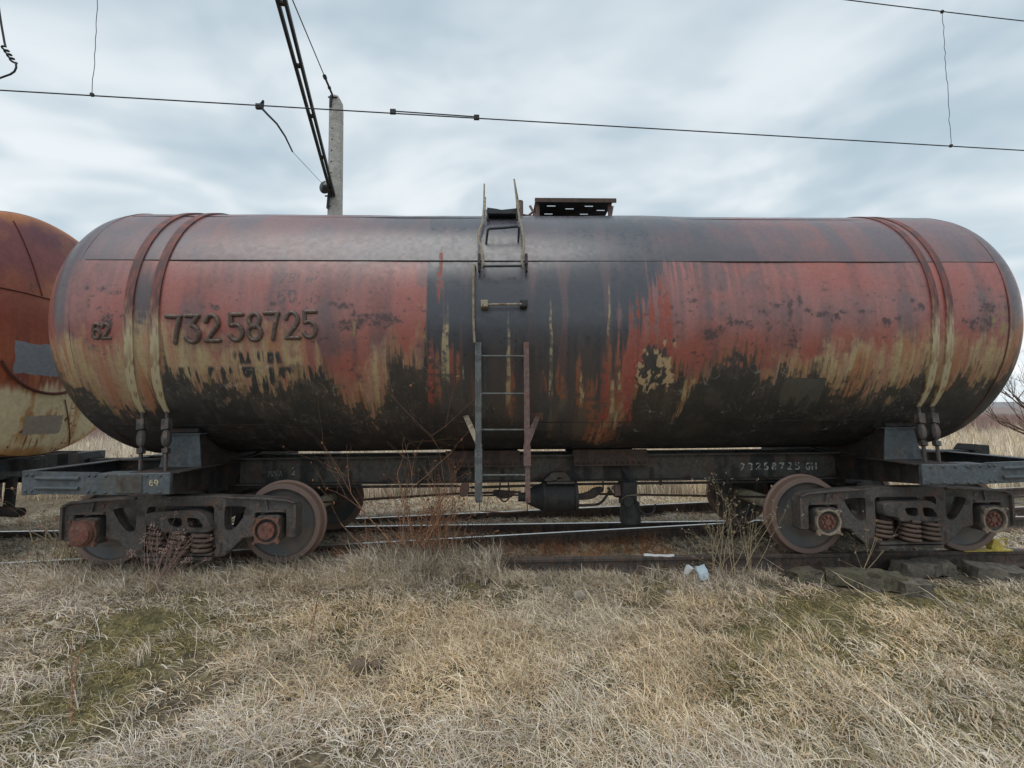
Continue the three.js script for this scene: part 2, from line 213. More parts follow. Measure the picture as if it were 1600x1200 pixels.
const tankMap = tex(TW, TH, (u, v) => {
  const col = Math.floor(u * TW);
  const s = (u * 2 - 1) * SMAX, th = v * 180 - 90, ar = th * 0.02618;      // ar: metres round the shell
  const fine = vn(s * 95, ar * 7, 1) * 0.6 + vn(s * 190, ar * 16, 2) * 0.4, st = fbm(s * 22, ar * 1.3, 3, 3), st2 = fbm(s * 6, ar * 0.8, 3, 4), cl = fbm(s * 1.7, ar * 1.7, 4, 5), gr = fbm(s * 26, ar * 26, 3, 6), gr2 = fbm(s * 60 + 9, ar * 60, 2, 8);
  const iso0 = fbm(s * 3 + 7, ar * 3, 4, 43);
  // red oxide paint, sun-bleached in patches
  let c = mix3([154, 84, 73], [154, 98, 92], sm(0.32, 0.66, cl)); let ro = 0.40;
  c = mix3(c, [116, 66, 61], sm(0.46, 0.72, st2 * 0.6 + gr * 0.2 + cl * 0.2) * 0.7);
  c = mix3(c, [110, 78, 76], sm(0.44, 0.72, st * 0.4 + cl * 0.6) * 0.55);
  // crown plate above the lap seam: patchy greyer coat, mauve sky reflection painted in
  const skyMauve = Math.max(sm(21.2, 21.6, th) * (0.72 + 0.5 * sm(0.4, 0.62, st2 * 0.5 + iso0 * 0.5)), sm(0.54, 0.68, st2 * 0.5 + iso0 * 0.5) * 0.55) * (0.55 + 0.5 * cl); c = mix3(c, [94, 80, 86], clamp(skyMauve * 1.05)); ro -= skyMauve * 0.03;
  // dull brown ring where the head is welded on
  const ring = sm(0.12, 0.06, Math.abs(Math.abs(s) - 4.89 - (cl - 0.5) * 0.08)) * sm(-14, 2, th + (st2 - 0.5) * 14); c = mix3(c, [80, 66, 70], ring * 0.9);
  const cap = sm(5.02, 5.12, Math.abs(s)); c = mix3(c, [134, 112, 104], cap * 0.6 * sm(-10, 8, th));
  // bare soot between the left straps
  const between = sm(0.12, 0.06, Math.abs(s + 4.06)) * sm(-12, -4, th + (st - 0.5) * 16) * sm(24, 8, th + (st - 0.5) * 20); c = mix3(c, [66, 60, 64], between * 0.85);
  // specks and pits in the red
  const spk = sm(0.71, 0.77, gr2 * 0.5 + gr * 0.5) * sm(0.46, 0.62, cl); c = mix3(c, [84, 58, 58], spk * 0.7);
  const pit = sm(0.75, 0.79, gr) * sm(20, 4, th); c = mix3(c, [76, 52, 53], pit * 0.7);
  for (const q of colSm[col]) {
    const dx = (s - q[0]) / q[2], dy = (th - q[1]) / q[3], r2 = dx * dx + dy * dy; if (r2 > 2.6) continue;
    const m = sm(0.50, 0.60, (gr * 0.3 + gr2 * 0.35 + fbm(s * 44, ar * 30, 2, 31) * 0.35) + 0.10 - r2 * 0.13); c = mix3(c, [78, 50, 52], m * 0.8 + 0.22 * sm(1.6, 0.2, r2)); ro += m * 0.15;
  }
  // stencil digits, worn thin
  { const uu = (s + 2.93) / 0.80, vv = (17.2 - th) / 15; const m = stencil(uu, vv); if (m) c = mix3(c, [84, 66, 70], m * sm(0.36, 0.58, gr * 0.5 + cl * 0.5) * 0.9); }
  // chalky cream undercoat and runs below the lettering
  const iso = fbm(s * 8 + 3, ar * 7, 4, 47), iso2 = fbm(s * 24, ar * 20, 3, 49), ct = colC[col] + (iso - 0.5) * 16 + (iso2 - 0.5) * 7 + (st2 - 0.5) * 5 + (st - 0.5) * 5 + (fine - 0.5) * 4;
  let mc = sm(ct + 5, ct - 7, th) * (0.42 + 0.56 * sm(0.28, 0.62, st * 0.5 + fine * 0.3 + st2 * 0.2));
  if (s > -2.47 && s < -1.32) mc *= s < -2.05 || s > -1.78 ? 0.75 : 1;
  c = mix3(c, mix3([184, 166, 126], [162, 138, 100], cl), mc); ro = mix(ro, 0.78, mc);
  c = mix3(c, [158, 92, 62], mc * sm(0.52, 0.70, fbm(s * 12 + 5, ar * 1.0, 3, 41)) * 0.75);
  // brown scorch just above the tar
  const ft = fbm(s * 48, ar * 2.2, 3, 45), bt = colB[col] + (iso - 0.5) * 11 + (iso2 - 0.5) * 9 + (st - 0.5) * 4 + (ft - 0.5) * 8 + (fine - 0.5) * 5;
  c = mix3(c, [136, 96, 60], sm(bt + 9, bt, th) * 0.6 * sm(0.35, 0.6, fine * 0.5 + st * 0.5));
  // tar and oil film: the broad spill under the filling hatch, feathering into runs on its right side
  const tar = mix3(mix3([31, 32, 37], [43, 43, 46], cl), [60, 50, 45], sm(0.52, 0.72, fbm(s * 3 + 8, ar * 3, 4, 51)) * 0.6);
  const er = table(ER_TAB, th) + (st - 0.5) * 0.75 + (st2 - 0.5) * 0.3;
  const el = -1.285 + (fine - 0.5) * 0.02 - sm(24, 60, th) * 0.06;
  let ms = sm(el - 0.012, el + 0.012, s) * sm(er + 0.05, er - 0.05, s);
  if (th > 22) ms *= 0.86 - 0.25 * sm(0.45, 0.7, cl);
  ms *= 1 - 0.35 * sm(0.58, 0.74, fbm(s * 9, ar * 1.1, 3, 61)) ;
  if (s > 0.7 && th > 16) ms = Math.max(ms, sm(2.9, 0.9, s + (iso - 0.5) * 1.2) * sm(20.6, 22.2, th + (st - 0.5) * 5) * (0.45 + 0.4 * cl)); if (s < -1.2 && th > 16) ms = Math.max(ms, sm(-2.4, -1.3, s + (iso - 0.5)) * sm(20.6, 22.2, th + (st - 0.5) * 4) * 0.45);  // soot film widened above the seam, bluish sky reflection in its colour
  const side = sm(0.95, 1.12, s) * sm(2.2, 1.3, s + (st2 - 0.5)) * sm(6, 22, th) * 0.55;
  c = mix3(c, mix3([45, 53, 64], [55, 59, 67], cl), Math.max(ms, side * sm(0.42, 0.6, st)) * 0.93); ro = mix(ro, 0.27 + 0.1 * gr, ms);  // tar film colour blued, some sky reflection painted into it
  { const br = ms * sm(-2, -18, th + (st2 - 0.5) * 18) * sm(0.38, 0.62, st * 0.6 + fine * 0.4); c = mix3(c, [80, 62, 55], br * 0.6); ro = mix(ro, 0.5, br); }
  // lower tar line
  let mb = sm(bt + 2.2, bt - 1.6, th) * (0.84 + 0.14 * sm(bt, bt - 14, th));
  mb = Math.max(mb, sm(bt + 9, bt, th) * 0.5 * sm(0.50, 0.62, ft * 0.7 + fine * 0.3));
  // combed tar over old lettering
  if (s > -3.86 && s < -2.3) { const row = Math.max(sm(-14.5, -16.5, th) * sm(-3.25, -3.15, s) * sm(-2.68, -2.78, s) * sm(-21, -19, th), sm(-20.5, -22, th), sm(-20, -22, th) * sm(-2.7, -2.6, s)); const comb = sm(0.50, 0.60, fbm(s * 30, ar * 5, 3, 71) * 0.6 + fbm(s * 7, ar * 7, 2, 73) * 0.4); mb = Math.max(mb, row * comb); }
  mb *= 1 - 0.75 * sm(0.64, 0.72, fbm(s * 16, ar * 6, 3, 77)) * sm(bt - 9, bt - 2, th);
  if (s > 2.45 && s < 2.90) mb = Math.max(mb, sm(-26.6, -27.2, th));
  const tarB = mix3(tar, [78, 73, 70], sm(0.50, 0.68, fbm(s * 9, ar * 9, 4, 53) * 0.6 + ft * 0.4) * 0.55); c = mix3(c, tarB, mb); ro = mix(ro, 0.40 + 0.16 * gr, mb);
  if (s > 2.45 && s < 2.90 && th < -27.2 && th > -38 + (st - 0.5) * 14) c = mix3(c, [84, 80, 74], 0.75);
  // rust and paint runs left standing in the tar
  for (const q of colSt[col]) {
    const t = (th - q[1]) / (q[3] - q[1]); if (t < -0.2 || t > 1.15) continue;
    const w = q[4] * (0.35 + 0.75 * Math.sqrt(clamp(t))) * (0.75 + 0.6 * (st2)), dx = Math.abs(s - mix(q[0], q[2], t) - (vn(ar * 9, q[0] * 50, 81) - 0.5) * 0.015);
    const m = sm(w * 1.25, w * 0.65, dx + (fine - 0.5) * w * 0.9) * sm(-0.12, 0.18, t + (fine - 0.5) * 0.3) * sm(1.12, 0.85, t + (fine - 0.5) * 0.35) * (0.30 + 0.70 * sm(0.40, 0.56, gr * 0.35 + iso2 * 0.4 + st * 0.25));
    c = mix3(c, [[150, 72, 58], [142, 86, 60], [172, 154, 116]][q[5]], m * 0.92); ro = mix(ro, 0.75, m);
  }
  // scaled patch right of the spill
  { const dx = (s - 1.06 + (gr - 0.5) * 0.1) / 0.17, dy = (th + 22.5 + (st - 0.5) * 12) / 9.5, r2 = Math.max(0, dx * dx + dy * dy + (iso - 0.5) * 3.2 + (iso2 - 0.5)); if (r2 < 1.7) { const m = sm(0.50, 0.56, fbm(s * 24 + 2, ar * 15, 4, 91) + 0.01 - r2 * 0.05); c = mix3(mix3(c, [46, 48, 48], sm(1.4, 0.9, r2) * 0.8), [178, 150, 114], m * sm(1.7, 1.0, r2)); } }
  // slanting cream run
  { const t = (th + 27) / -25, dx = Math.abs(s - mix(1.46, 1.36, t) - (vn(ar * 12, 3, 95) - 0.5) * 0.03), m = sm(0.075 * (1.1 - t * 0.9), 0.01, dx + (fine - 0.5) * 0.07) * sm(-0.05, 0.05, t) * sm(1.05, 0.8, t); c = mix3(c, mix3([180, 158, 110], [146, 96, 70], sm(0.4, 0.6, fine)), m * 0.9); }
  // moss-yellow blotches and scratches
  const my = sm(0.60, 0.70, fbm(s * 30, ar * 14, 3, 97)); c = mix3(c, [140, 132, 74], my * 0.7 * Math.max(sm(0.06, 0.02, Math.abs(s + 1.33)) * sm(6, 0, th) * sm(-22, -8, th), sm(0.16, 0.06, Math.abs(s - 4.62)) * sm(2, -2, th) * sm(-12, -8, th), sm(0.05, 0.02, Math.abs(s + 1.98)) * sm(0, -2, th) * sm(-12, -9, th)));
  { const uu = (s + 3.84) / 1.06, vv = (-18.2 - th) / 17; const m = smallPrint(uu, vv); if (m) c = mix3(c, [168, 164, 156], m * sm(0.54, 0.66, gr2 * 0.6 + gr * 0.4) * 0.8); }
  const scr = sm(0.022, 0.008, Math.abs(vn(s * 17 + ar * 11, ar * 13 - s * 5, 99) - 0.5)) * sm(0.52, 0.64, fbm(s * 6, ar * 6, 2, 98)); c = mix3(c, [156, 152, 146], scr * mb * 0.75);
  const fl = sm(0.725, 0.76, fbm(s * 42, ar * 34, 3, 96)) * sm(0.45, 0.6, cl); c = mix3(c, [162, 150, 128], fl * mb * 0.5 * sm(-52, -44, th));
  const g = 0.92 + 0.16 * gr2; roughSrc[Math.floor(v * TH) * TW + col] = clamp(ro + (gr - 0.5) * 0.18);
  return [c[0] * g, c[1] * g, c[2] * g];
});
const tankRough = tex(1024, 512, (u, v) => { const r = 255 * roughSrc[Math.floor(v * TH) * TW + Math.floor(u * TW)]; return [r, r, r]; }, false);
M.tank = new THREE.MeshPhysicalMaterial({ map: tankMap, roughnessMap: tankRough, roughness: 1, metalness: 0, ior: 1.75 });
const strapMap = tex(64, 1024, (u, v) => {
  const th = v * 230 - 50, n = fbm(u * 4, v * 60, 4, 401), n2 = fbm(u * 10, v * 160, 3, 405);
  let c = mix3([126, 74, 66], [94, 66, 66], sm(0.36, 0.62, n)); c = mix3(c, [186, 172, 140], sm(6, -12, th + (n - 0.5) * 20)); c = mix3(c, [126, 92, 66], sm(0.56, 0.72, fbm(u * 3 + 5, v * 38, 4, 409)) * sm(-4, -30, th) * 0.8); c = mix3(c, [88, 66, 64], sm(0.56, 0.72, fbm(u * 2 + 1, v * 30, 4, 411)) * 0.5); return c;
});
M.strap = new THREE.MeshStandardMaterial({ map: strapMap, roughness: 0.65 });
function lathed(prof, seg, uvOf, wav = 0) {   // prof: [x, r, s]; smooth shell round the x axis
  const n = prof.length, pos = [], uv = [], idx = [];
  for (let i = 0; i < n; i++) for (let k = 0; k <= seg; k++) {
    const a = k / seg * 2 * Math.PI, w = wav ? wav * (fbm(prof[i][0] * 0.9 + 40, Math.cos(a) * 2 + 9, 3, 501) + fbm(prof[i][0] * 0.9, Math.sin(a) * 2 + 3, 3, 503) - 1) * clamp(prof[i][1] / 0.5) : 0, r = prof[i][1] + w;
    pos.push(prof[i][0], TY + r * Math.sin(a), r * Math.cos(a)); uv.push(...uvOf(prof[i], a));
  }
  for (let i = 0; i < n - 1; i++) for (let k = 0; k < seg; k++) { const a = i * (seg + 1) + k, b = a + seg + 1; idx.push(a, a + 1, b, a + 1, b + 1, b); }
  const g = new THREE.BufferGeometry(); g.setAttribute('position', new THREE.Float32BufferAttribute(pos, 3)); g.setAttribute('uv', new THREE.Float32BufferAttribute(uv, 2)); g.setIndex(idx); g.computeVertexNormals();
  const N = g.attributes.normal; for (let i = 0; i < n; i++) { const a = i * (seg + 1), b = a + seg; const x = N.getX(a) + N.getX(b), y = N.getY(a) + N.getY(b), z = N.getZ(a) + N.getZ(b), l = Math.hypot(x, y, z) || 1; for (const q of [a, b]) N.setXYZ(q, x / l, y / l, z / l); }
  return g;
}
const rivet = new THREE.SphereGeometry(0.016, 8, 5);
function rivets(list) { return list.map(([x, y, z]) => { const g = rivet.clone(); g.translate(x, y, z); return g; }); }
const mirrorZ = (g0) => { const g = g0.index ? g0.toNonIndexed() : g0.clone(); g.scale(1, 1, -1); for (const k of Object.keys(g.attributes)) { const at = g.attributes[k], n = at.itemSize; for (let i = 0; i < at.count; i += 3) for (let q = 0; q < n; q++) { const t = at.array[i * n + q]; at.array[i * n + q] = at.array[(i + 1) * n + q]; at.array[(i + 1) * n + q] = t; } } return g; };

// ---------- running gear and frame, shared by both wagons ----------
const WR = 0.433;
function wheelGeo() {   // profile [radius, z]; outer face towards +z
  const pr = [[0.05, 0.86], [0.115, 0.86], [0.125, 0.85], [0.13, 0.80], [0.17, 0.785], [0.25, 0.772], [0.33, 0.782], [0.362, 0.80], [0.370, 0.828], [0.378, 0.835], [0.424, 0.835], [0.430, 0.826], [0.432, 0.80], [0.434, 0.75], [0.440, 0.735], [0.456, 0.725], [0.460, 0.715], [0.455, 0.705], [0.37, 0.70], [0.36, 0.72], [0.25, 0.745], [0.14, 0.73], [0.12, 0.69], [0.05, 0.69]];
  const g = new THREE.LatheGeometry(pr.map((p) => new THREE.Vector2(p[0], p[1])), 72); g.rotateX(Math.PI / 2); g.scale(1, 1, 1);
  const q = g.toNonIndexed(); q.computeVertexNormals();
  const p = q.attributes.position, col = new Float32Array(p.count * 3);
  for (let i = 0; i < p.count; i++) { const x = p.getX(i), y = p.getY(i), r = Math.hypot(x, y), n = fbm(x * 7 + 5, y * 7, 4, 601); const tread = r > 0.425 ? 1 : 0; let c = mix3([0.115, 0.118, 0.12], [0.17, 0.14, 0.12], sm(0.45, 0.65, n)); c = mix3(c, [0.235, 0.155, 0.125], tread || sm(0.365, 0.372, r) * 0.75); col.set(c, i * 3); }
  q.setAttribute('color', new THREE.BufferAttribute(col, 3)); return q;
}
M.wheel = new THREE.MeshStandardMaterial({ vertexColors: true, roughness: 0.62, metalness: 0.2, bumpMap: M.bogie.bumpMap, bumpScale: 0.003 });
const wheelG = wheelGeo(); { const uv = wheelG; boxUV(uv); }
const half = (pts) => [...pts, ...pts.slice().reverse().map(([x, y]) => [-x, y])];
const sideOutline = half([[0, 0.792], [0.30, 0.790], [0.62, 0.778], [0.90, 0.762], [1.10, 0.742], [1.18, 0.705], [1.205, 0.65], [1.205, 0.36], [1.185, 0.335], [1.10, 0.335], [1.085, 0.36], [1.085, 0.585], [1.06, 0.61], [0.79, 0.61], [0.765, 0.585], [0.765, 0.365], [0.74, 0.345], [0.69, 0.345], [0.64, 0.335], [0.56, 0.25], [0.45, 0.155], [0.38, 0.145], [0, 0.140]]);
sideOutline.splice(sideOutline.length - 1, 0);
const seen = new Set(), sideOut = sideOutline.filter(([x, y]) => { const k = x.toFixed(3) + y.toFixed(3); if (seen.has(k) || Object.is(x, -0)) return false; seen.add(k); return true; });
function smoothLoop(pts, n = 3) { const c = new THREE.CatmullRomCurve3(pts.map((p) => V(p[0], p[1], 0)), true, 'catmullrom', 0.35); return c.getPoints(pts.length * n).slice(0, -1).map((p) => [p.x, p.y]); }
const winR = [[0.44, 0.67], [0.50, 0.69], [0.64, 0.685], [0.70, 0.66], [0.685, 0.60], [0.60, 0.47], [0.53, 0.415], [0.47, 0.42], [0.44, 0.47]];
const mid = [[-0.36, 0.66], [-0.33, 0.695], [0.33, 0.695], [0.36, 0.66], [0.36, 0.40], [0.39, 0.24], [0.36, 0.195], [-0.36, 0.195], [-0.39, 0.24], [-0.36, 0.40]];
function bogie(parent, x, capKinds) {
  const b = holder('bogie', parent, [x, 0, 0]);
  const flip = winR.map(([a, c]) => [-a, c]).reverse();
  const pocket = (s) => smoothLoop([[s * 0.80, 0.655], [s * 1.08, 0.65], [s * 1.13, 0.68], [s * 1.06, 0.712], [s * 0.84, 0.722]].sort((p, q) => 0), 3);
  const fr = [ext(sideOut, 0.13, 0.955, 0.018, [smoothLoop(winR), smoothLoop(flip), mid])];
  // ribs that stand proud along the top chord and round the windows
  for (const s of [-1, 1]) {
    fr.push(ext([[s * 1.19, 0.70], [s * 1.165, 0.70], [s * 1.10, 0.722], [s * 0.85, 0.742], [s * 0.45, 0.760], [s * 0.45, 0.783], [s * 0.85, 0.765], [s * 1.11, 0.746], [s * 1.19, 0.71]].map((p) => p), 0.05, 1.07, 0.008));
    fr.push(bar(V(s * 1.19, 0.36, 1.09), V(s * 1.19, 0.69, 1.09), 0.026, 0.05));
    fr.push(bar(V(s * 0.77, 0.625, 1.088), V(s * 1.08, 0.625, 1.088), 0.024, 0.04), bar(V(s * 0.90, 0.635, 1.088), V(s * 0.88, 0.735, 1.088), 0.02, 0.035));
    const hole = new THREE.CylinderGeometry(0.026, 0.026, 0.01, 16); hole.rotateX(Math.PI / 2); hole.translate(s * 0.80, 0.695, 1.087); fr.push(hole);
  }
  fr.push(bx(-0.36, 0.36, 0.185, 0.205, 0.90, 1.14), bar(V(-0.36, 0.152, 1.10), V(0.36, 0.152, 1.10), 0.03, 0.06));
  const sideG = join(fr);
  mesh('side_frame', sideG, M.bogie, b); mesh('side_frame', mirrorZ(sideG), M.bogie, b);
  for (const ax of [-0.925, 0.925]) {
    for (const s of [1, -1]) { const w = mesh('wheel', wheelG, M.wheel, b); w.position.set(ax, WR, 0); if (s < 0) w.rotation.y = Math.PI; }
    mesh('axle', [rod(V(ax, WR, -0.70), V(ax, WR, 0.70), 0.083, 24), rod(V(ax, WR, -1.1), V(ax, WR, 1.1), 0.065, 16)], M.axle, b);
    for (const s of [1, -1]) {
      const kind = s > 0 ? capKinds[ax < 0 ? 0 : 1] : 'bolted', bm = kind === 'bolted' ? M.boxpale : M.boxrust;
      const w = 0.135, body = [ext(smoothLoop([[-w, -0.07], [-0.085, -0.13], [0.085, -0.13], [w, -0.07], [w, 0.08], [0.10, 0.145], [-0.10, 0.145], [-w, 0.08]], 4), 0.17, 0.96, 0.012)];
      const fl = [ext(Array.from({ length: 72 }, (_, k) => { const t = k * 5, q = ((t % 90) - 45) / 8, r = 0.140 + 0.046 * Math.exp(-q * q); return [r * Math.cos(t * Math.PI / 180), r * Math.sin(t * Math.PI / 180)]; }), 0.035, 1.13, 0.006, kind === 'cover' ? [] : [Array.from({ length: 32 }, (_, k) => [0.118 * Math.cos(k / 32 * 6.2832), 0.118 * Math.sin(k / 32 * 6.2832)])])];
      for (const [lx, ly] of [[-1, -1], [1, -1], [-1, 1], [1, 1]]) { const bt = new THREE.CylinderGeometry(0.014, 0.014, 0.022, 6); bt.rotateX(Math.PI / 2); bt.translate(lx * 0.122, ly * 0.122, 1.17); fl.push(bt); }
      const capg = [];
      const disc = (r, z0, z1, n = 32, r2 = r) => { const g = new THREE.CylinderGeometry(r2, r, z1 - z0, n); g.rotateX(Math.PI / 2); g.translate(0, 0, (z0 + z1) / 2); return g; };
      if (kind === 'cover') { capg.push(disc(0.122, 1.165, 1.19, 36, 0.118), disc(0.112, 1.19, 1.212, 36, 0.10), disc(0.1, 1.212, 1.222, 36, 0.06)); }
      else if (kind === 'disc') { capg.push(disc(0.118, 1.09, 1.10), disc(0.088, 1.10, 1.172, 36, 0.084)); for (let k = 0; k < 3; k++) { const a = k * 2.094 + 0.5; const q = disc(0.013, 1.17, 1.182, 6); q.translate(0.045 * Math.cos(a), 0.045 * Math.sin(a), 0); capg.push(q); } }
      else { capg.push(disc(0.118, 1.09, 1.10), disc(0.09, 1.10, 1.135, 36, 0.088), disc(0.034, 1.135, 1.15, 24)); for (let k = 0; k < 8; k++) { const a = k * 0.7854; const q = disc(0.014, 1.13, 1.158, 6); q.translate(0.062 * Math.cos(a), 0.062 * Math.sin(a), 0); capg.push(q); } }
      const put = (name, gs, m) => { const o = mesh(name, gs, m, b); o.position.set(ax, WR, 0); if (s < 0) o.rotation.y = Math.PI; return o; };
      put('axle_box', body, M.bogie); put('axle_box_flange', fl, bm); put('axle_box_cap', capg, M.cap);
    }
  }
  // spring nests under the bolster ends
  const springG = (r, wr, y0, y1, turns) => { const pts = []; for (let k = 0; k <= turns * 14; k++) { const a = k / 14 * 6.2832; pts.push(V(r * Math.cos(a), mix(y0, y1, k / (turns * 14)), r * Math.sin(a))); } return polyTube(pts, pts.map(() => wr), 8); };
  const sg = join([springG(0.084, 0.0205, 0.215, 0.435, 4.4), springG(0.045, 0.012, 0.225, 0.425, 6)]);
  for (const s of [1, -1]) for (const [sx, sz] of [[-0.245, 1.03], [0.02, 1.09], [0.235, 1.09], [-0.13, 0.92], [0.13, 0.92]]) { const o = mesh('spring', sg, M.coil, b); o.position.set(sx, 0, s * sz); o.rotation.y = sx * 9; }
  // bolster: cast beam across, its ends pierced by two windows
  const bol = [bx(-0.22, 0.22, 0.44, 0.66, -1.0, 1.0)];
  const endOut = smoothLoop([[-0.31, 0.60], [-0.25, 0.635], [0.16, 0.655], [0.29, 0.60], [0.335, 0.52], [0.335, 0.425], [-0.10, 0.425], [-0.16, 0.47], [-0.30, 0.50]], 3);
  const endG = ext(endOut, 0.16, 1.00, 0.014, [smoothLoop([[-0.09, 0.58], [0.06, 0.585], [0.075, 0.50], [0.02, 0.475], [-0.06, 0.50]], 3), smoothLoop([[0.11, 0.585], [0.235, 0.575], [0.285, 0.50], [0.27, 0.465], [0.13, 0.475]], 3)]);
  bol.push(endG, mirrorZ(endG), bx(-0.05, 0.05, 0.66, 0.76, -0.15, 0.15));
  mesh('bolster', bol, M.bogie, b);
  // brake beam with shoes against the inner sides of the wheels
  for (const ax of [-1, 1]) { const g = [rod(V(ax * 0.40, 0.36, -0.85), V(ax * 0.40, 0.36, 0.85), 0.035, 10)]; for (const s of [-1, 1]) g.push(ext([[0, -0.17], [0.06, -0.15], [0.035, 0], [0.06, 0.15], [0, 0.17], [-0.03, 0]].map(([p, q]) => [ax * (0.425 + p), 0.40 + q]), 0.09, s * 0.775 - 0.045, 0.006)); mesh('brake_beam', g, M.black, b); }
  return b;
}
function underframe(w) {
  for (const s of [1, -1]) mesh('centre_sill', [bx(-5.3, 5.3, 0.785, 1.085, s * 0.21 - 0.007, s * 0.21 + 0.007), bx(-5.3, 5.3, 1.085, 1.101, s * 0.25 - 0.065, s * 0.25 + 0.065), bx(-5.3, 5.3, 0.769, 0.785, s * 0.25 - 0.065, s * 0.25 + 0.065)], M.sill, w);
  for (const s of [1, -1]) {
    const bo = half([[0, 1.10], [0.40, 1.10], [1.425, 1.066], [1.425, 0.872], [0.40, 0.78], [0, 0.775]]).filter(([x, y]) => !Object.is(x, -0));
    const g = [ext(bo, 0.014, 3.775), ext(bo, 0.014, 4.115), ]; g.forEach((q) => q.rotateY(-Math.PI / 2)); // shape x->z
    const flat = [bx(3.70, 4.19, 1.066, 1.078, -1.42, 1.42)];
    const list = g.map((q) => { if (s > 0) q.rotateY(Math.PI); return q; });
    mesh('bolster_beam', [...list, ...flat.map((q) => { q.scale(s, 1, 1); return s < 0 ? mirrorFix(q) : q; })], M.frame, w);
    // side sills beyond the bolster: straight length, then a ribbed plate set in towards the end
    for (const z of [1, -1]) {
      const A = [bevelBox(s > 0 ? 3.77 : -4.46, s > 0 ? 4.46 : -3.77, 0.866, 1.076, z > 0 ? 1.40 : -1.45, z > 0 ? 1.45 : -1.40, 0.01), bx(s > 0 ? 3.77 : -4.46, s > 0 ? 4.46 : -3.77, 1.060, 1.0745, z > 0 ? 1.25 : -1.40, z > 0 ? 1.40 : -1.25)];
      const P0 = V(s * 4.46, 0.976, z * 1.425), P1 = V(s * 5.27, 0.980, z * 1.315);
      A.push(bar(P0, P1, 0.215, 0.035, V(0, 0, 1)));
      for (const yy of [0.93, 1.025]) { const d = new THREE.Vector3().subVectors(P1, P0), a = P0.clone().addScaledVector(d, 0.24), c = P0.clone().addScaledVector(d, 0.82); a.y = c.y = yy; a.z += z * 0.022; c.z += z * 0.022; A.push(rod(a, c, 0.019, 8)); }
      const rv = []; for (const t of [0.04, 0.12, 0.88, 0.96]) for (const yy of [0.90, 1.055]) { const P = new THREE.Vector3().lerpVectors(P0, P1, t); rv.push([P.x, yy, P.z + z * 0.018]); } for (let k = 0; k < 5; k++) for (const yy of [0.89, 1.05]) rv.push([s * (3.86 + k * 0.13), yy, z * 1.448]); A.push(...rivets(rv));
      mesh('side_sill', A, M.side, w);
    }
    mesh('end_sill', [bx(s * 5.28 - 0.007, s * 5.28 + 0.007, 0.87, 1.085, -1.33, 1.33), bx(s * 5.22 - 0.07, s * 5.22 + 0.07, 1.085, 1.097, -1.33, 1.33), bx(s * 5.22 - 0.07, s * 5.22 + 0.07, 0.858, 0.87, -1.33, 1.33)], M.side, w);
    // saddle: plated trough that carries the shell
    const top = []; for (let k = 0; k <= 12; k++) { const z = 0.95 - k / 12 * 1.90; top.push([z, TY - Math.sqrt(1.56 * 1.56 - z * z)]); }
    const so = [[-0.98, 1.08], [0.98, 1.08], ...top]; const sd = [];
    for (const xx of [3.80, 4.10]) { const q = ext(so, 0.014, 0); q.rotateY(Math.PI / 2); q.translate(s * xx, 0, 0); sd.push(q); }
    sd.push(...[0.45, -0.45].map((z) => bx(s * 3.95 - 0.14, s * 3.95 + 0.14, 1.08, 1.15, z - 0.01, z + 0.01)));
    mesh('saddle', sd, M.frame, w);
    for (const z of [1, -1]) mesh('saddle_cheek', [ext([[s * 3.76, 1.08], [s * 4.20, 1.08], [s * 4.12, 1.425], [s * 3.79, 1.425]], 0.016, z > 0 ? 0.985 : -1.001), bx(s * 3.95 - 0.18, s * 3.95 + 0.18, 1.426, 1.438, z > 0 ? 0.90 : -1.02, z > 0 ? 1.02 : -0.90)], M.side, w);
    const wb = []; for (let k = 0; k < 10; k++) { const a0 = (-90 - 39 + k * 7.8) * Math.PI / 180, a1 = (-90 - 39 + (k + 1) * 7.8) * Math.PI / 180; wb.push(bar(V(s * 3.98, TY + 1.53 * Math.sin(a0), 1.53 * Math.cos(a0)), V(s * 3.98, TY + 1.53 * Math.sin(a1), 1.53 * Math.cos(a1)), 0.30, 0.05, V(0, 1, 0))); }
    mesh('saddle_timber', wb, M.frame, w);
    mesh('coupler', [bx(s > 0 ? 5.29 : -5.72, s > 0 ? 5.72 : -5.29, 0.95, 1.09, -0.08, 0.08), ext([[5.72, 0.92], [5.80, 0.86], [6.00, 0.86], [6.00, 1.0], [5.93, 1.02], [5.93, 1.16], [5.78, 1.17], [5.72, 1.10]].map(([a, c]) => [s * a, c]), 0.30, -0.15, 0.02)], M.black, w);
  }
  for (const z of [1, -1]) for (const [x0, x1] of [[-1.22, -0.306], [0.36, 1.29]]) {
    const g = [ext([[0.30, 1.165], [0.315, 1.165], [0.40, 0.99], [0.43, 0.99], [0.43, 0.978], [0.33, 0.978], [0.33, 1.0]].map((p) => p), x1 - x0, 0)]; g[0].rotateY(-Math.PI / 2); g[0].scale(1, 1, 1); g[0].translate(x1, 0, 0);
    const rv = []; for (let k = 0; k < 13; k++) rv.push([mix(x0 + 0.05, x1 - 0.05, k / 12), 1.012, 0.398]); g.push(...rivets(rv));
    const q = join(g); mesh('foot_bracket', z > 0 ? q : mirrorZ(q), M.bracket ?? (M.bracket = grimy([84, 68, 60], [96, 70, 58], [56, 48, 46], 441, 1.1)), w);
  }
}
function mirrorFix(g) { const a = g.index.array; for (let i = 0; i < a.length; i += 3) { const t = a[i]; a[i] = a[i + 1]; a[i + 1] = t; } g.computeVertexNormals(); return g; }
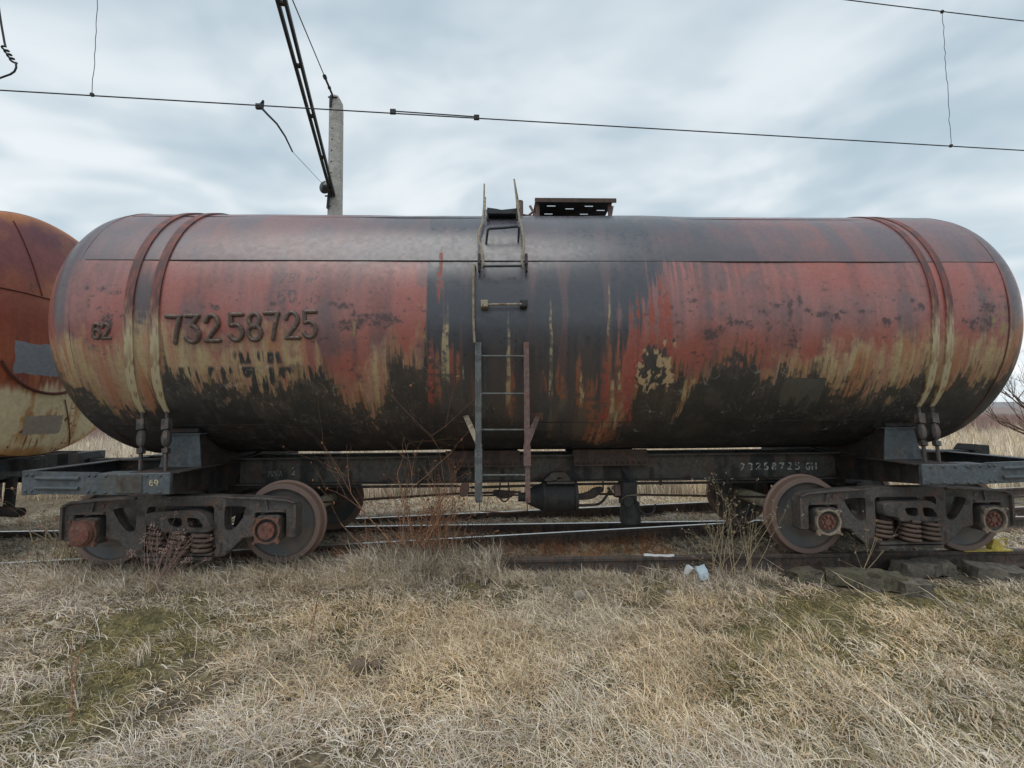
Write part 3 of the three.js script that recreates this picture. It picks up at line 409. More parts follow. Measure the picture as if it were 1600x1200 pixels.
function shellProfile(lc, le, n = 28) { const p = []; for (let k = 0; k <= 40; k++) p.push([-lc + k / 40 * 2 * lc, TR, -lc + k / 40 * 2 * lc]); const cap = []; for (let k = 1; k <= n; k++) { const a = k / n * Math.PI / 2; cap.push([lc + le * Math.sin(a), Math.max(0.001, TR * Math.cos(a)), lc + arc[Math.round(k / n * 64)]]); } return [...cap.slice().reverse().map((q) => [-q[0], q[1], -q[2]]), ...p, ...cap]; }
// ---------- the tank wagon ----------
const wagon = thing('tank_wagon', 'long rusty red tank wagon with black tar spill, raised number and ladder', 'tank wagon');
{
  const shellUV = (p, a) => { let t = a * 180 / Math.PI; if (t > 180) t -= 360; if (t > 90) t = 180 - t; if (t < -90) t = -180 - t; return [(p[2] / SMAX + 1) / 2, (t + 90) / 180]; };
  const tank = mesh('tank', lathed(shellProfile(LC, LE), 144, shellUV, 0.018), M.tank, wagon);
  // weld seams and plate laps
  const seam = (deg, r) => mesh('seam', [tube([V(-4.72, ...shellPoint(0, deg).toArray().slice(1)), V(4.74, ...shellPoint(0, deg).toArray().slice(1))], r, 6, 2)], M.frame, tank);
  seam(21.4, 0.007); seam(-49, 0.006); seam(56, 0.004);
  for (const x of [-4.76, 4.76]) { const g = new THREE.TorusGeometry(TR - 0.001, Math.abs(x) > 4 ? 0.006 : 0.0035, 6, 140); g.rotateY(Math.PI / 2); g.translate(x, TY, 0); mesh('seam', [g], M.frame.clone ? M.strapSeam ?? (M.strapSeam = grimy([120, 74, 66], [90, 62, 58], [80, 60, 58], 421, 0.5)) : M.frame, tank); }
  // raised number, rods welded to the shell
  const arcP = (cx, cy, rx, ry, a0, a1, n = 12) => Array.from({ length: n + 1 }, (_, k) => { const a = (a0 + (a1 - a0) * k / n) * Math.PI / 180; return [cx + rx * Math.cos(a), cy + ry * Math.sin(a)]; });
  const glyph = {
    7: [[[0.02, 0.95], [0.62, 0.95]], [[0.60, 0.95], [0.48, 0.5], [0.36, 0.02]]],
    3: [[[0.05, 0.95], [0.58, 0.95]], [[0.57, 0.95], [0.30, 0.60]], arcP(0.30, 0.31, 0.30, 0.29, 92, -150)],
    2: [[...arcP(0.32, 0.68, 0.27, 0.27, 170, -20), [0.42, 0.40], [0.06, 0.04]], [[0.04, 0.04], [0.64, 0.04]]],
    5: [[[0.60, 0.95], [0.10, 0.95]], [[0.10, 0.95], [0.10, 0.60]], [[0.10, 0.57], ...arcP(0.32, 0.31, 0.29, 0.28, 110, -155)]],
    8: [arcP(0.33, 0.72, 0.24, 0.23, 0, 360, 20), arcP(0.33, 0.27, 0.29, 0.26, 0, 360, 22)],
    6: [[...arcP(0.36, 0.70, 0.26, 0.26, 30, 170, 8), ...arcP(0.32, 0.30, 0.28, 0.28, 170, 540, 20)]],
  };
  M.digit = grimy([96, 82, 78], [148, 128, 96], [66, 56, 56], 431, 0.25, { rust: 0.7, dark: 0.5, rough: 0.5 });
  function digit(ch, x, degBottom, h, wr) {
    const g = glyph[ch].map((line) => { const c = new THREE.CatmullRomCurve3(line.map(([a, b]) => shellPoint(x + (a - 0.32) * h * 0.78, degBottom + b * h * 38.2, TR + 0.004)), false, 'catmullrom', 0.3); return new THREE.TubeGeometry(c, line.length * 3, wr, 8, false); });
    const ends = glyph[ch].flatMap((line) => [line[0], line[line.length - 1]]).map(([a, b]) => { const q = new THREE.SphereGeometry(wr, 8, 6), P = shellPoint(x + (a - 0.32) * h * 0.78, degBottom + b * h * 38.2, TR + 0.004); q.translate(P.x, P.y, P.z); return q; });
    return mesh('raised_digit', [...g, ...ends], M.digit, tank);
  }
  const xs = [-3.76, -3.58, -3.39, -3.16, -2.98, -2.81, -2.61, -2.44]; [...'73258725'].forEach((ch, k) => digit(ch, xs[k], mix(-12.0, -10.2, k / 7), 0.275, 0.0225));
  digit('6', -4.50, -10.2, 0.15, 0.017); digit('2', -4.41, -10.2, 0.15, 0.017);

  // hold-down straps with their turnbuckles
  for (const x of [-4.19, -3.94, 3.96, 4.11]) {
    const s = Math.sign(x), pos = [], uv = [], idx = [], hw = x > 0 ? 0.036 : 0.042, N = 110, ro = TR + 0.016;
    for (let k = 0; k <= N; k++) {
      const th = -41 + k / N * 262, a = th * Math.PI / 180, taper = Math.min(k, N - k) < 5 ? 0.55 + 0.09 * Math.min(k, N - k) : 1, y = TY + ro * Math.sin(a), z = ro * Math.cos(a), yi = TY + (TR - 0.004) * Math.sin(a), zi = (TR - 0.004) * Math.cos(a);
      const low = sm(-5, -41, th) * -0.10 * s * -1; const m = th > 90 ? 180 - th : th, v = (m + 50) / 230;
      for (const [dx, o] of [[-hw, 0], [-hw, 1], [hw, 1], [hw, 0]]) { pos.push(x + dx * taper + low, o ? y : yi, o ? z : zi); uv.push(dx < 0 ? 0.1 : 0.9, v); }
    }
    for (let k = 0; k < N; k++) for (let q = 0; q < 3; q++) { const a = k * 4 + q, b = a + 4; idx.push(a, b, a + 1, a + 1, b, b + 1); }
    let g = new THREE.BufferGeometry(); g.setAttribute('position', new THREE.Float32BufferAttribute(pos, 3)); g.setAttribute('uv', new THREE.Float32BufferAttribute(uv, 2)); g.setIndex(idx); g = g.toNonIndexed(); g.computeVertexNormals();
    const st = mesh('hold_down_strap', [g], M.strap, wagon, true); st.material.side = THREE.DoubleSide;
    const xe = x + sm(-5, -41, -41) * 0.10 * s, E = shellPoint(xe, -41, TR + 0.012), foot = V(x + s * 0.0 + (x < 0 ? 0.02 : -0.01), 1.07, 1.30), at = (t) => new THREE.Vector3().lerpVectors(E, foot, t);
    const body = new THREE.SphereGeometry(1, 14, 10); body.scale(0.044, 0.10, 0.05); const q = new THREE.Quaternion().setFromUnitVectors(V(0, 1, 0), new THREE.Vector3().subVectors(foot, E).normalize()); body.applyQuaternion(q); const mp = at(0.45); body.translate(mp.x, mp.y, mp.z);
    for (const z of [1, -1]) { const T = [rod(at(-0.03), at(0.32), 0.017, 8), bar(at(0.12), at(0.30), 0.075, 0.06, V(0, 0, 1)), body.clone(), bar(at(0.62), at(0.70), 0.058, 0.05, V(0, 0, 1)), rod(at(0.5), at(1.0), 0.018, 8)]; const G = join(T); mesh('turnbuckle', z > 0 ? G : mirrorZ(G), M.bogie, st); }
  }
  underframe(wagon);
  bogie(wagon, -3.9, ['cover', 'disc']); bogie(wagon, 3.9, ['bolted', 'bolted']);

  // painted marks on the frame
  const decal = (name, W, H, w, h, x, y, z, col, draw, parent) => { const c = document.createElement('canvas'); c.width = W; c.height = H; const g = c.getContext('2d'); g.fillStyle = '#000'; g.fillRect(0, 0, W, H); g.fillStyle = '#fff'; draw(g); const r = mulberry(W + H); const d = g.getImageData(0, 0, W, H); for (let j = 0; j < H; j++) for (let i = 0; i < W; i++) { const o = (j * W + i) * 4, k = d.data[o] * sm(0.30, 0.56, fbm(i * 0.05, j * 0.05, 3, W)) ; d.data[o] = d.data[o + 1] = d.data[o + 2] = k; } g.putImageData(d, 0, 0); const t = new THREE.CanvasTexture(c); t.magFilter = THREE.LinearFilter; const m = mesh(name, new THREE.PlaneGeometry(w, h), new THREE.MeshStandardMaterial({ color: new THREE.Color(col), alphaMap: t, transparent: true, roughness: 0.9 }), parent); m.position.set(x, y, z); m.castShadow = false; return m; };
  decal('stencil_number', 1024, 128, 1.12, 0.14, 3.07, 0.925, 0.222, '#b9bab4', (g) => { g.font = 'bold 118px sans-serif'; g.save(); g.scale(1, 1); let x = 10; for (const ch of '73258725') { g.fillText(ch, x, 108); x += 94; } g.fillText('6Н', x + 30, 112); g.restore(); g.fillStyle = '#000'; for (const y of [58]) g.fillRect(0, y, 1024, 9); }, wagon);
  decal('stencil_lettering', 512, 128, 0.52, 0.16, -3.20, 0.92, 0.222, '#8f8c86', (g) => { g.font = '76px sans-serif'; g.fillText('РИГА', 20, 108); g.font = 'bold 110px sans-serif'; g.fillText('2', 310, 98); }, wagon);
  decal('stencil_mark', 256, 128, 0.20, 0.10, -3.90, 0.985, 1.4535, '#b8ad8e', (g) => { g.font = 'bold 110px sans-serif'; g.fillText('69', 40, 108); }, wagon);
  mesh('data_plate', [bevelBox(-4.28, -4.03, 0.885, 1.055, 1.452, 1.460, 0.003)], M.sill, wagon);

  // lower ladder
  const lad = holder('lower_ladder', wagon);
  const zl = 1.555;
  mesh('stringer', [bx(-0.795, -0.735, 0.77, 2.335, zl - 0.006, zl + 0.006), bx(-0.741, -0.735, 0.77, 2.335, zl - 0.05, zl)], M.ladderGrey, lad);
  mesh('stringer', [bx(-0.315, -0.262, 1.20, 2.335, zl - 0.006, zl + 0.006), bx(-0.315, -0.309, 1.20, 2.335, zl - 0.05, zl), bar(V(-0.285, 0.76, zl - 0.012), V(-0.288, 1.25, zl - 0.012), 0.048, 0.010)], M.ladderRust, lad);
  mesh('splice_plate', [bx(-0.80, -0.728, 0.79, 1.29, zl + 0.007, zl + 0.016)], M.ladderGrey, lad); mesh('splice_plate', [bx(-0.325, -0.255, 1.12, 1.31, zl + 0.007, zl + 0.016)], M.ladderRust, lad);
  for (const y of [2.198, 1.826, 1.471, 1.031]) mesh('rung', [rod(V(-0.74, y, zl - 0.01), V(-0.31, y - 0.004, zl - 0.01), 0.0095, 8)], M.ladderGrey, lad);
  mesh('step_wire', [tube([V(-0.752, 0.80, zl), V(-0.754, 0.72, zl), V(-0.75, 0.69, zl), V(-0.52, 0.672, zl), V(-0.30, 0.685, zl), V(-0.292, 0.72, zl), V(-0.292, 0.80, zl)], 0.006, 6, 50, 0.2)], M.bark, lad);
  for (const [a, b, m] of [[V(-0.75, 1.30, zl - 0.02), V(-0.93, 1.62, 1.05), M.cream], [V(-0.30, 1.30, zl - 0.02), V(-0.14, 1.60, 1.06), M.ladderRust]]) mesh('ladder_brace', [bar(a, b, 0.055, 0.012, V(0, 0, 1)), bar(V(b.x - 0.06, b.y, b.z), V(b.x + 0.06, b.y, b.z), 0.10, 0.014, V(0, 0.6, -0.8))], m, lad);
  for (const x of [-0.765, -0.29]) mesh('ladder_bracket', [bar(V(x, 2.30, zl - 0.01), V(x, 2.32, 1.44), 0.04, 0.012, V(0, 1, 0))], M.frame, lad);
  mesh('handrail', [polyTube([V(-0.80, 2.33, 1.56), V(-0.808, 2.5, 1.565), V(-0.812, 2.9, 1.56), V(-0.805, 3.12, 1.54), V(-0.80, 3.13, 1.43)], [0.013, 0.013, 0.013, 0.013, 0.013], 8)], M.cream, lad);
  // hand step on the side
  const hs = holder('hand_step', wagon);
  mesh('rung', [rod(V(-0.68, 2.70, 1.60), V(-0.33, 2.705, 1.60), 0.011, 8)], M.cream, hs);
  mesh('step_bracket', [bevelBox(-0.735, -0.665, 2.675, 2.745, 1.46, 1.615, 0.008)], M.cream, hs); mesh('step_bracket', [bevelBox(-0.345, -0.275, 2.68, 2.75, 1.46, 1.61, 0.008)], M.slate, hs);
  // upper ladder bowed over the shoulder, its rails standing above the crown
  const ul = holder('upper_ladder', wagon);
  mesh('rail', [polyTube([V(-0.715, 3.08, 1.56), V(-0.712, 3.20, 1.55), V(-0.725, 3.29, 1.50), V(-0.765, 3.42, 1.40), V(-0.765, 3.56, 1.29), V(-0.735, 3.70, 1.16), V(-0.725, 3.85, 1.03), V(-0.72, 4.00, 0.93), V(-0.718, 4.30, 0.86)], [0.013, 0.013, 0.013, 0.013, 0.013, 0.013, 0.013, 0.011, 0.008], 8), bar(V(-0.715, 3.86, 0.99), V(-0.713, 4.12, 0.90), 0.034, 0.012)], M.cream, ul);
  mesh('rail', [polyTube([V(-0.325, 3.08, 1.56), V(-0.322, 3.2, 1.55), V(-0.30, 3.32, 1.47), V(-0.295, 3.45, 1.38), V(-0.305, 3.62, 1.25), V(-0.325, 3.82, 1.08), V(-0.345, 4.05, 0.95), V(-0.37, 4.36, 0.86)], [0.013, 0.013, 0.013, 0.013, 0.013, 0.012, 0.010, 0.008], 8), rod(V(-0.37, 4.36, 0.86), V(-0.325, 4.15, 0.80), 0.010, 6), rod(V(-0.325, 4.15, 0.80), V(-0.315, 3.98, 0.90), 0.010, 6)], M.cream, ul);
  mesh('rung', [rod(V(-0.715, 3.095, 1.565), V(-0.325, 3.10, 1.565), 0.013, 8)], M.slate, ul);
  mesh('rung', [polyTube([V(-0.69, 3.42, 1.28), V(-0.67, 3.56, 1.33), V(-0.65, 3.575, 1.33), V(-0.50, 3.585, 1.33), V(-0.36, 3.60, 1.33), V(-0.34, 3.585, 1.33), V(-0.345, 3.46, 1.26)], [0.011, 0.013, 0.014, 0.014, 0.014, 0.013, 0.011], 8)], M.slate, ul);
  mesh('tread', [ext([[-0.685, 3.905], [-0.34, 3.905], [-0.335, 3.975], [-0.42, 3.965], [-0.52, 3.955], [-0.60, 3.97], [-0.685, 3.98]], 0.20, 0.75, 0.006), rod(V(-0.68, 3.80, 1.02), V(-0.685, 3.95, 0.94), 0.012, 6), rod(V(-0.345, 3.80, 1.02), V(-0.34, 3.95, 0.94), 0.012, 6)], M.slate, ul);
  for (const x of [-0.755, -0.275]) mesh('foot_lug', [bar(V(x, 3.13, 1.50), V(x, 3.25, 1.45), 0.028, 0.05), bar(V(x, 3.06, 1.50), V(x, 3.14, 1.49), 0.02, 0.05)], M.black, ul);
  // slotted walkway by the filling hatch
  const pf = holder('walkway', wagon);
  { const slots = []; for (const [sx, sz] of [[0.13, 0.30], [0.38, 0.22], [0.62, 0.30], [0.80, 0.18], [0.12, 0.06], [0.36, -0.02], [0.60, 0.06], [0.79, -0.06], [0.12, -0.18], [0.36, -0.26], [0.60, -0.18], [0.80, -0.30]]) slots.push([[sx - 0.055, sz - 0.016], [sx + 0.055, sz - 0.016], [sx + 0.055, sz + 0.016], [sx - 0.055, sz + 0.016]]);
    const deck = ext([[-0.09, -0.48], [0.90, -0.48], [0.90, 0.47], [-0.09, 0.47]], 0.008, 0, 0, slots.map((q) => q.map(([a, b]) => [a, -b]).reverse())); deck.rotateX(-Math.PI / 2); deck.translate(0, 4.295, 0); mesh('deck', [deck], M.slate, pf);
    mesh('edge_angle', [bx(-0.095, 0.93, 4.262, 4.315, 0.478, 0.492), bx(-0.095, 0.93, 4.309, 4.317, 0.42, 0.4785)], M.bracket, pf);
    mesh('edge_angle', [bx(-0.095, 0.905, 4.265, 4.303, -0.492, -0.481)], M.bracket, pf);
    for (const [x, dx] of [[-0.09, 0.03], [0.88, -0.02]]) for (const z of [0.42, -0.42]) mesh('post', [bar(V(x + dx, 4.05, z * 1.02), V(x + dx, 4.292, z), 0.05, 0.012, V(0, 0, 1)), bar(V(x + dx, 4.06, z), V(x - dx * 2, 4.285, z * 0.8), 0.03, 0.01)], M.ladderRust, pf);
  }
  mesh('vent_pipe', [rod(V(-0.285, 3.98, 0.42), V(-0.285, 4.30, 0.42), 0.045, 16), rod(V(-0.26, 4.12, 0.44), V(-0.09, 4.09, 0.44), 0.014, 6), rod(V(-0.24, 4.06, 0.44), V(-0.1, 4.17, 0.44), 0.014, 6)], M.ladderRust, wagon);
  { const h = new THREE.CylinderGeometry(0.33, 0.36, 0.22, 32); h.translate(0.05, 4.22, -0.45); const l = new THREE.SphereGeometry(0.36, 28, 8, 0, 6.2832, 0, 0.9); l.scale(1, 0.28, 1); l.translate(0.05, 4.27, -0.45); mesh('hatch_dome', [h], M.slate, wagon); }
  // brake gear hung from the centre sill
  const br = holder('brake_gear', wagon);
  const xc = (r, x0, x1, y = 0.60, z = 0.36, n = 36) => { const g = new THREE.CylinderGeometry(r, r, x1 - x0, n); g.rotateZ(Math.PI / 2); g.translate((x0 + x1) / 2, y, z); return g; };
  mesh('cylinder', [xc(0.182, -0.0, 0.36), xc(0.198, -0.035, 0.0), xc(0.202, 0.35, 0.385)], M.black, br);
  mesh('cylinder_cone', [(() => { const g = new THREE.CylinderGeometry(0.08, 0.17, 0.20, 24); g.rotateZ(Math.PI / 2); g.translate(-0.135, 0.60, 0.36); return g; })(), xc(0.055, -0.33, -0.2)], M.black, br);
  mesh('cylinder_mount', [bevelBox(0.01, 0.35, 0.775, 0.80, 0.22, 0.52, 0.006), ext(smoothLoop([[-0.02, 0.80], [0.04, 0.86], [0.08, 0.90], [0.22, 0.905], [0.27, 0.87], [0.30, 0.80]], 3), 0.15, 0.30, 0.01, [[[0.14, 0.81], [0.24, 0.81], [0.23, 0.835], [0.15, 0.84]]])], M.sill, br);
  mesh('brake_rod', [rod(V(-0.95, 0.655, 0.36), V(-0.30, 0.66, 0.36), 0.013, 8), rod(V(-0.95, 0.63, 0.40), V(-0.30, 0.63, 0.40), 0.010, 8), ext(smoothLoop([[-0.62, 0.69], [-0.40, 0.675], [-0.36, 0.66], [-0.42, 0.60], [-0.56, 0.59], [-0.64, 0.65]], 3), 0.06, 0.34, 0.008)], M.frame, br);
  mesh('hanger', [ext(smoothLoop([[-1.02, 0.78], [-0.94, 0.78], [-0.93, 0.70], [-0.97, 0.615], [-1.04, 0.62], [-1.05, 0.70]], 3), 0.03, 0.34, 0.006)], M.ladderRust, br);
  mesh('lever', [ext(smoothLoop([[0.38, 0.62], [0.52, 0.65], [0.60, 0.70], [0.70, 0.715], [0.705, 0.665], [0.64, 0.60], [0.56, 0.565], [0.38, 0.56]], 3), 0.05, 0.34, 0.01), tube([V(0.68, 0.66, 0.37), V(0.71, 0.66, 0.37), V(0.72, 0.72, 0.37), V(0.72, 0.78, 0.36)], 0.010, 6)], M.frame, br);
  mesh('brake_pipe', [tube([V(0.36, 0.49, 0.37), V(0.60, 0.495, 0.37), V(0.70, 0.53, 0.37), V(0.80, 0.66, 0.36), V(0.78, 0.70, 0.36)], 0.016, 8, 24), tube([V(0.80, 0.68, 0.36), V(0.86, 0.60, 0.36), V(0.96, 0.58, 0.34)], 0.012, 6)], M.frame, br);
  mesh('train_pipe', [tube([V(-3.3, 0.745, 0.33), V(-1.2, 0.74, 0.335), V(-0.9, 0.72, 0.34), V(0.2, 0.735, 0.30), V(1.3, 0.745, 0.335), V(3.3, 0.74, 0.33)], 0.017, 8, 60)], M.frame, br);
  for (const x of [-2.4, -1.55, 1.45, 2.3]) mesh('pipe_clamp', [bar(V(x, 0.79, 0.318), V(x, 0.72, 0.345), 0.035, 0.012)], M.frame, br);
  mesh('pull_rod', [rod(V(0.55, 0.60, 0.20), V(3.0, 0.50, 0.05), 0.014, 8)], M.bracket, br); mesh('pull_rod', [rod(V(-0.95, 0.63, 0.20), V(-3.0, 0.50, 0.05), 0.014, 8)], M.bracket, br);
  mesh('safety_strap', [tube([V(-0.55, 0.78, 0.40), V(-0.56, 0.62, 0.43), V(-0.50, 0.56, 0.43), V(-0.44, 0.62, 0.43), V(-0.45, 0.78, 0.40)], 0.009, 6, 30)], M.frame, br);
  const ad = holder('air_distributor', wagon);
  mesh('body', [wobble(bevelBox(0.93, 1.12, 0.50, 0.78, 0.26, 0.46, 0.03), 0.008, 9, 71), (() => { const g = new THREE.CylinderGeometry(0.115, 0.125, 0.24, 20); g.translate(1.05, 0.40, 0.37); return g; })(), (() => { const g = new THREE.CylinderGeometry(0.06, 0.06, 0.12, 14); g.rotateX(Math.PI / 2); g.translate(0.99, 0.56, 0.47); return g; })()], M.black, ad);
  mesh('strut', [bar(V(0.95, 1.02, 0.30), V(1.10, 0.76, 0.34), 0.07, 0.03)], M.black, ad);
  mesh('valve', [rod(V(0.84, 0.70, 0.36), V(0.96, 0.66, 0.36), 0.025, 10), bevelBox(0.86, 0.95, 0.60, 0.74, 0.33, 0.40, 0.01)], M.ladderRust, ad);
  mesh('hose', [tube([V(1.06, 0.62, 0.49), V(1.10, 0.55, 0.50), V(1.14, 0.44, 0.50), V(1.22, 0.40, 0.50), V(1.30, 0.43, 0.49), V(1.33, 0.52, 0.48)], 0.010, 6, 30)], M.slate, ad);
  mesh('cable', [tube([V(0.92, 0.58, 0.48), V(0.98, 0.62, 0.49), V(1.06, 0.63, 0.5), V(1.13, 0.63, 0.49)], 0.005, 5, 20), tube([V(0.96, 0.66, 0.47), V(1.0, 0.74, 0.48), V(0.99, 0.80, 0.47), V(1.06, 0.76, 0.48)], 0.005, 5, 20)].slice(0, 1), M.cream, ad);
}
// ---------- the neighbouring tank wagon ----------
{
  const X0 = -12.6, w2 = thing('tank_wagon', 'neighbouring tank wagon with cream and orange end coupled at the left', 'tank wagon', [X0, 0, 0]);
  const capMap = tex(1024, 1024, (u, v) => {
    const z = (u - 0.5) * 3.2, y = (v - 0.5) * 3.2 + 2.64, n = fbm(z * 2 + 3, y * 2, 5, 801), st = fbm(z * 14, y * 1.2, 4, 803), f = fbm(z * 30, y * 30, 3, 805), b = fbm(z * 5 + 1, y * 5, 4, 807);
    let c = mix3([136, 80, 78], [112, 70, 76], sm(0.4, 0.65, n)); c = mix3(c, [164, 104, 78], sm(0.54, 0.68, b * 0.6 + n * 0.4) * 0.5);
    c = mix3(c, [158, 90, 72], sm(3.35, 3.05, y + (n - 0.5) * 0.9) * 0.9);
    c = mix3(c, [186, 122, 84], sm(0.30, 0.05, Math.abs(y - 3.18 + (n - 0.5) * 0.5)) * sm(0.55, -0.1, z + (b - 0.5)) * 0.85);
    c = mix3(c, [136, 62, 50], sm(3.08, 2.7, y) * sm(0.35, 0.65, st) * 0.8);
    c = mix3(c, [196, 118, 78], sm(0.46, 0.66, st) * sm(3.1, 2.3, y) * 0.7);
    c = mix3(c, [242, 226, 184], sm(2.16, 1.96, y + (st - 0.5) * 0.35 + (n - 0.5) * 0.3));
    c = mix3(c, [204, 142, 88], sm(0.50, 0.68, b * 0.5 + st * 0.5) * sm(1.0, 1.5, y) * 0.8 * sm(2.3, 2.0, y));
    c = mix3(c, [190, 128, 74], sm(0.15, 0.0, 1.52 - Math.hypot(z, y - 2.64) + (b - 0.5) * 0.25) * 0.7);
    c = mix3(c, [106, 78, 58], sm(0.70, 0.75, f) * sm(0.5, 0.62, b) * 0.9);
    const e2 = (fbm(z * 9, y * 9, 3, 815) - 0.5) * 0.05, rect = (z0, z1, y0, y1) => sm(z0 - 0.006, z0 + 0.006, z + e2 + (f - 0.5) * 0.02) * sm(z1 + 0.006, z1 - 0.006, z + e2 + (f - 0.5) * 0.02) * sm(y0 - 0.006, y0 + 0.006, y + e2 + (f - 0.5) * 0.02) * sm(y1 + 0.006, y1 - 0.006, y + e2 + (f - 0.5) * 0.02);
    c = mix3(c, [146, 152, 162], rect(-0.12, 0.48, 2.15, 2.53)); c = mix3(c, [176, 164, 150], rect(-0.23, 0.26, 1.40, 1.64));
    c = mix3(c, [124, 82, 52], sm(0.6, 0.72, fbm(z * 40, y * 4, 3, 811)) * rect(-0.2, 0.24, 1.15, 1.40) * sm(1.15, 1.40, y));
    const g = 0.92 + 0.16 * f; return [c[0] * g, c[1] * g, c[2] * g];
  });
  M.cap2 = new THREE.MeshStandardMaterial({ map: capMap, roughness: 0.6, bumpMap: M.bogie.bumpMap, bumpScale: 0.002 });
  M.body2 = grimy([150, 96, 80], [176, 130, 90], [92, 66, 66], 821, 2.2, { rust: 0.8 });
  const xe = 6.08;
  mesh('tank', lathed([[-xe, 0.01, 0], [-xe - 0.001, 1.0, 0], [-xe, 1.52, 0], [-xe + 0.05, 1.53, 0], ...Array.from({ length: 20 }, (_, k) => [-xe + 0.1 + k / 19 * (2 * xe - 0.2), 1.53, 0]), [xe, 1.53, 0]], 120, (p, a) => [p[0], a * 1.5], 0), M.body2, w2);
  const prof = []; for (let k = 0; k <= 18; k++) { const a = k / 18 * Math.PI / 2; prof.push([xe + 0.24 * Math.sin(a), Math.max(0.001, 1.525 * Math.cos(a)), 0]); }
  const capG = lathed(prof, 120, () => [0, 0]); { const p = capG.attributes.position, uv = capG.attributes.uv; for (let i = 0; i < p.count; i++) uv.setXY(i, p.getZ(i) / 3.2 + 0.5, (p.getY(i) - 2.64) / 3.2 + 0.5); }
  const end = mesh('tank_end', capG, M.cap2, w2);
  const onCap = (z, y, o = 0.006) => { const r = Math.hypot(z, y - TY) / 1.525; return V(xe + 0.24 * Math.sqrt(Math.max(0, 1 - r * r)) + o, y, z); };
  const line = (pts, r, m) => { const P = []; for (let k = 0; k < pts.length - 1; k++) for (let q = 0; q < 6; q++) P.push(onCap(mix(pts[k][0], pts[k + 1][0], q / 6), mix(pts[k][1], pts[k + 1][1], q / 6))); P.push(onCap(...pts[pts.length - 1])); mesh('weld_seam', [polyTube(P, P.map(() => r), 6)], m, end); };
  M.seam2 = grimy([116, 66, 60], [140, 88, 66], [76, 54, 54], 831, 0.4);
  line([[1.40, 3.10], [0.4, 3.13], [-0.9, 3.10], [-1.38, 3.08]], 0.008, M.seam2); line([[0.46, 4.0], [0.30, 3.5], [0.2, 3.14]], 0.006, M.seam2); line([[-0.20, 1.85], [-0.33, 1.52], [-0.45, 1.24]], 0.005, M.seam2);
  line(Array.from({ length: 20 }, (_, k) => { const t = (-30 - k / 19 * 130) * Math.PI / 180; return [0.72 * Math.cos(t), 2.64 + 0.72 * Math.sin(t)]; }), 0.020, M.seam2);
  underframe(holder('underframe', w2, [0.62, 0, 0])); bogie(w2, 3.4, ['bolted', 'disc']); bogie(w2, -3.9, ['disc', 'bolted']);
  mesh('air_reservoir', [rod(V(5.0, 0.66, 0.45), V(5.9, 0.66, 0.45), 0.15, 24), rod(V(4.9, 0.40, 0.75), V(6.15, 0.44, 0.70), 0.055, 14), bar(V(5.75, 0.95, 0.5), V(5.8, 0.42, 0.7), 0.10, 0.05)], M.frame, w2);
  mesh('number_plate', [bevelBox(5.908, 5.922, 0.99, 1.08, -0.62, -0.42, 0.003)], M.boxrust, w2);
  mesh('drawbar_pipe', [rod(V(5.30, 0.50, 0.1), V(6.2, 0.46, 0.2), 0.06, 14), bar(V(5.92, 0.88, 0.05), V(5.95, 0.50, 0.1), 0.10, 0.05)], M.frame, w2);
}
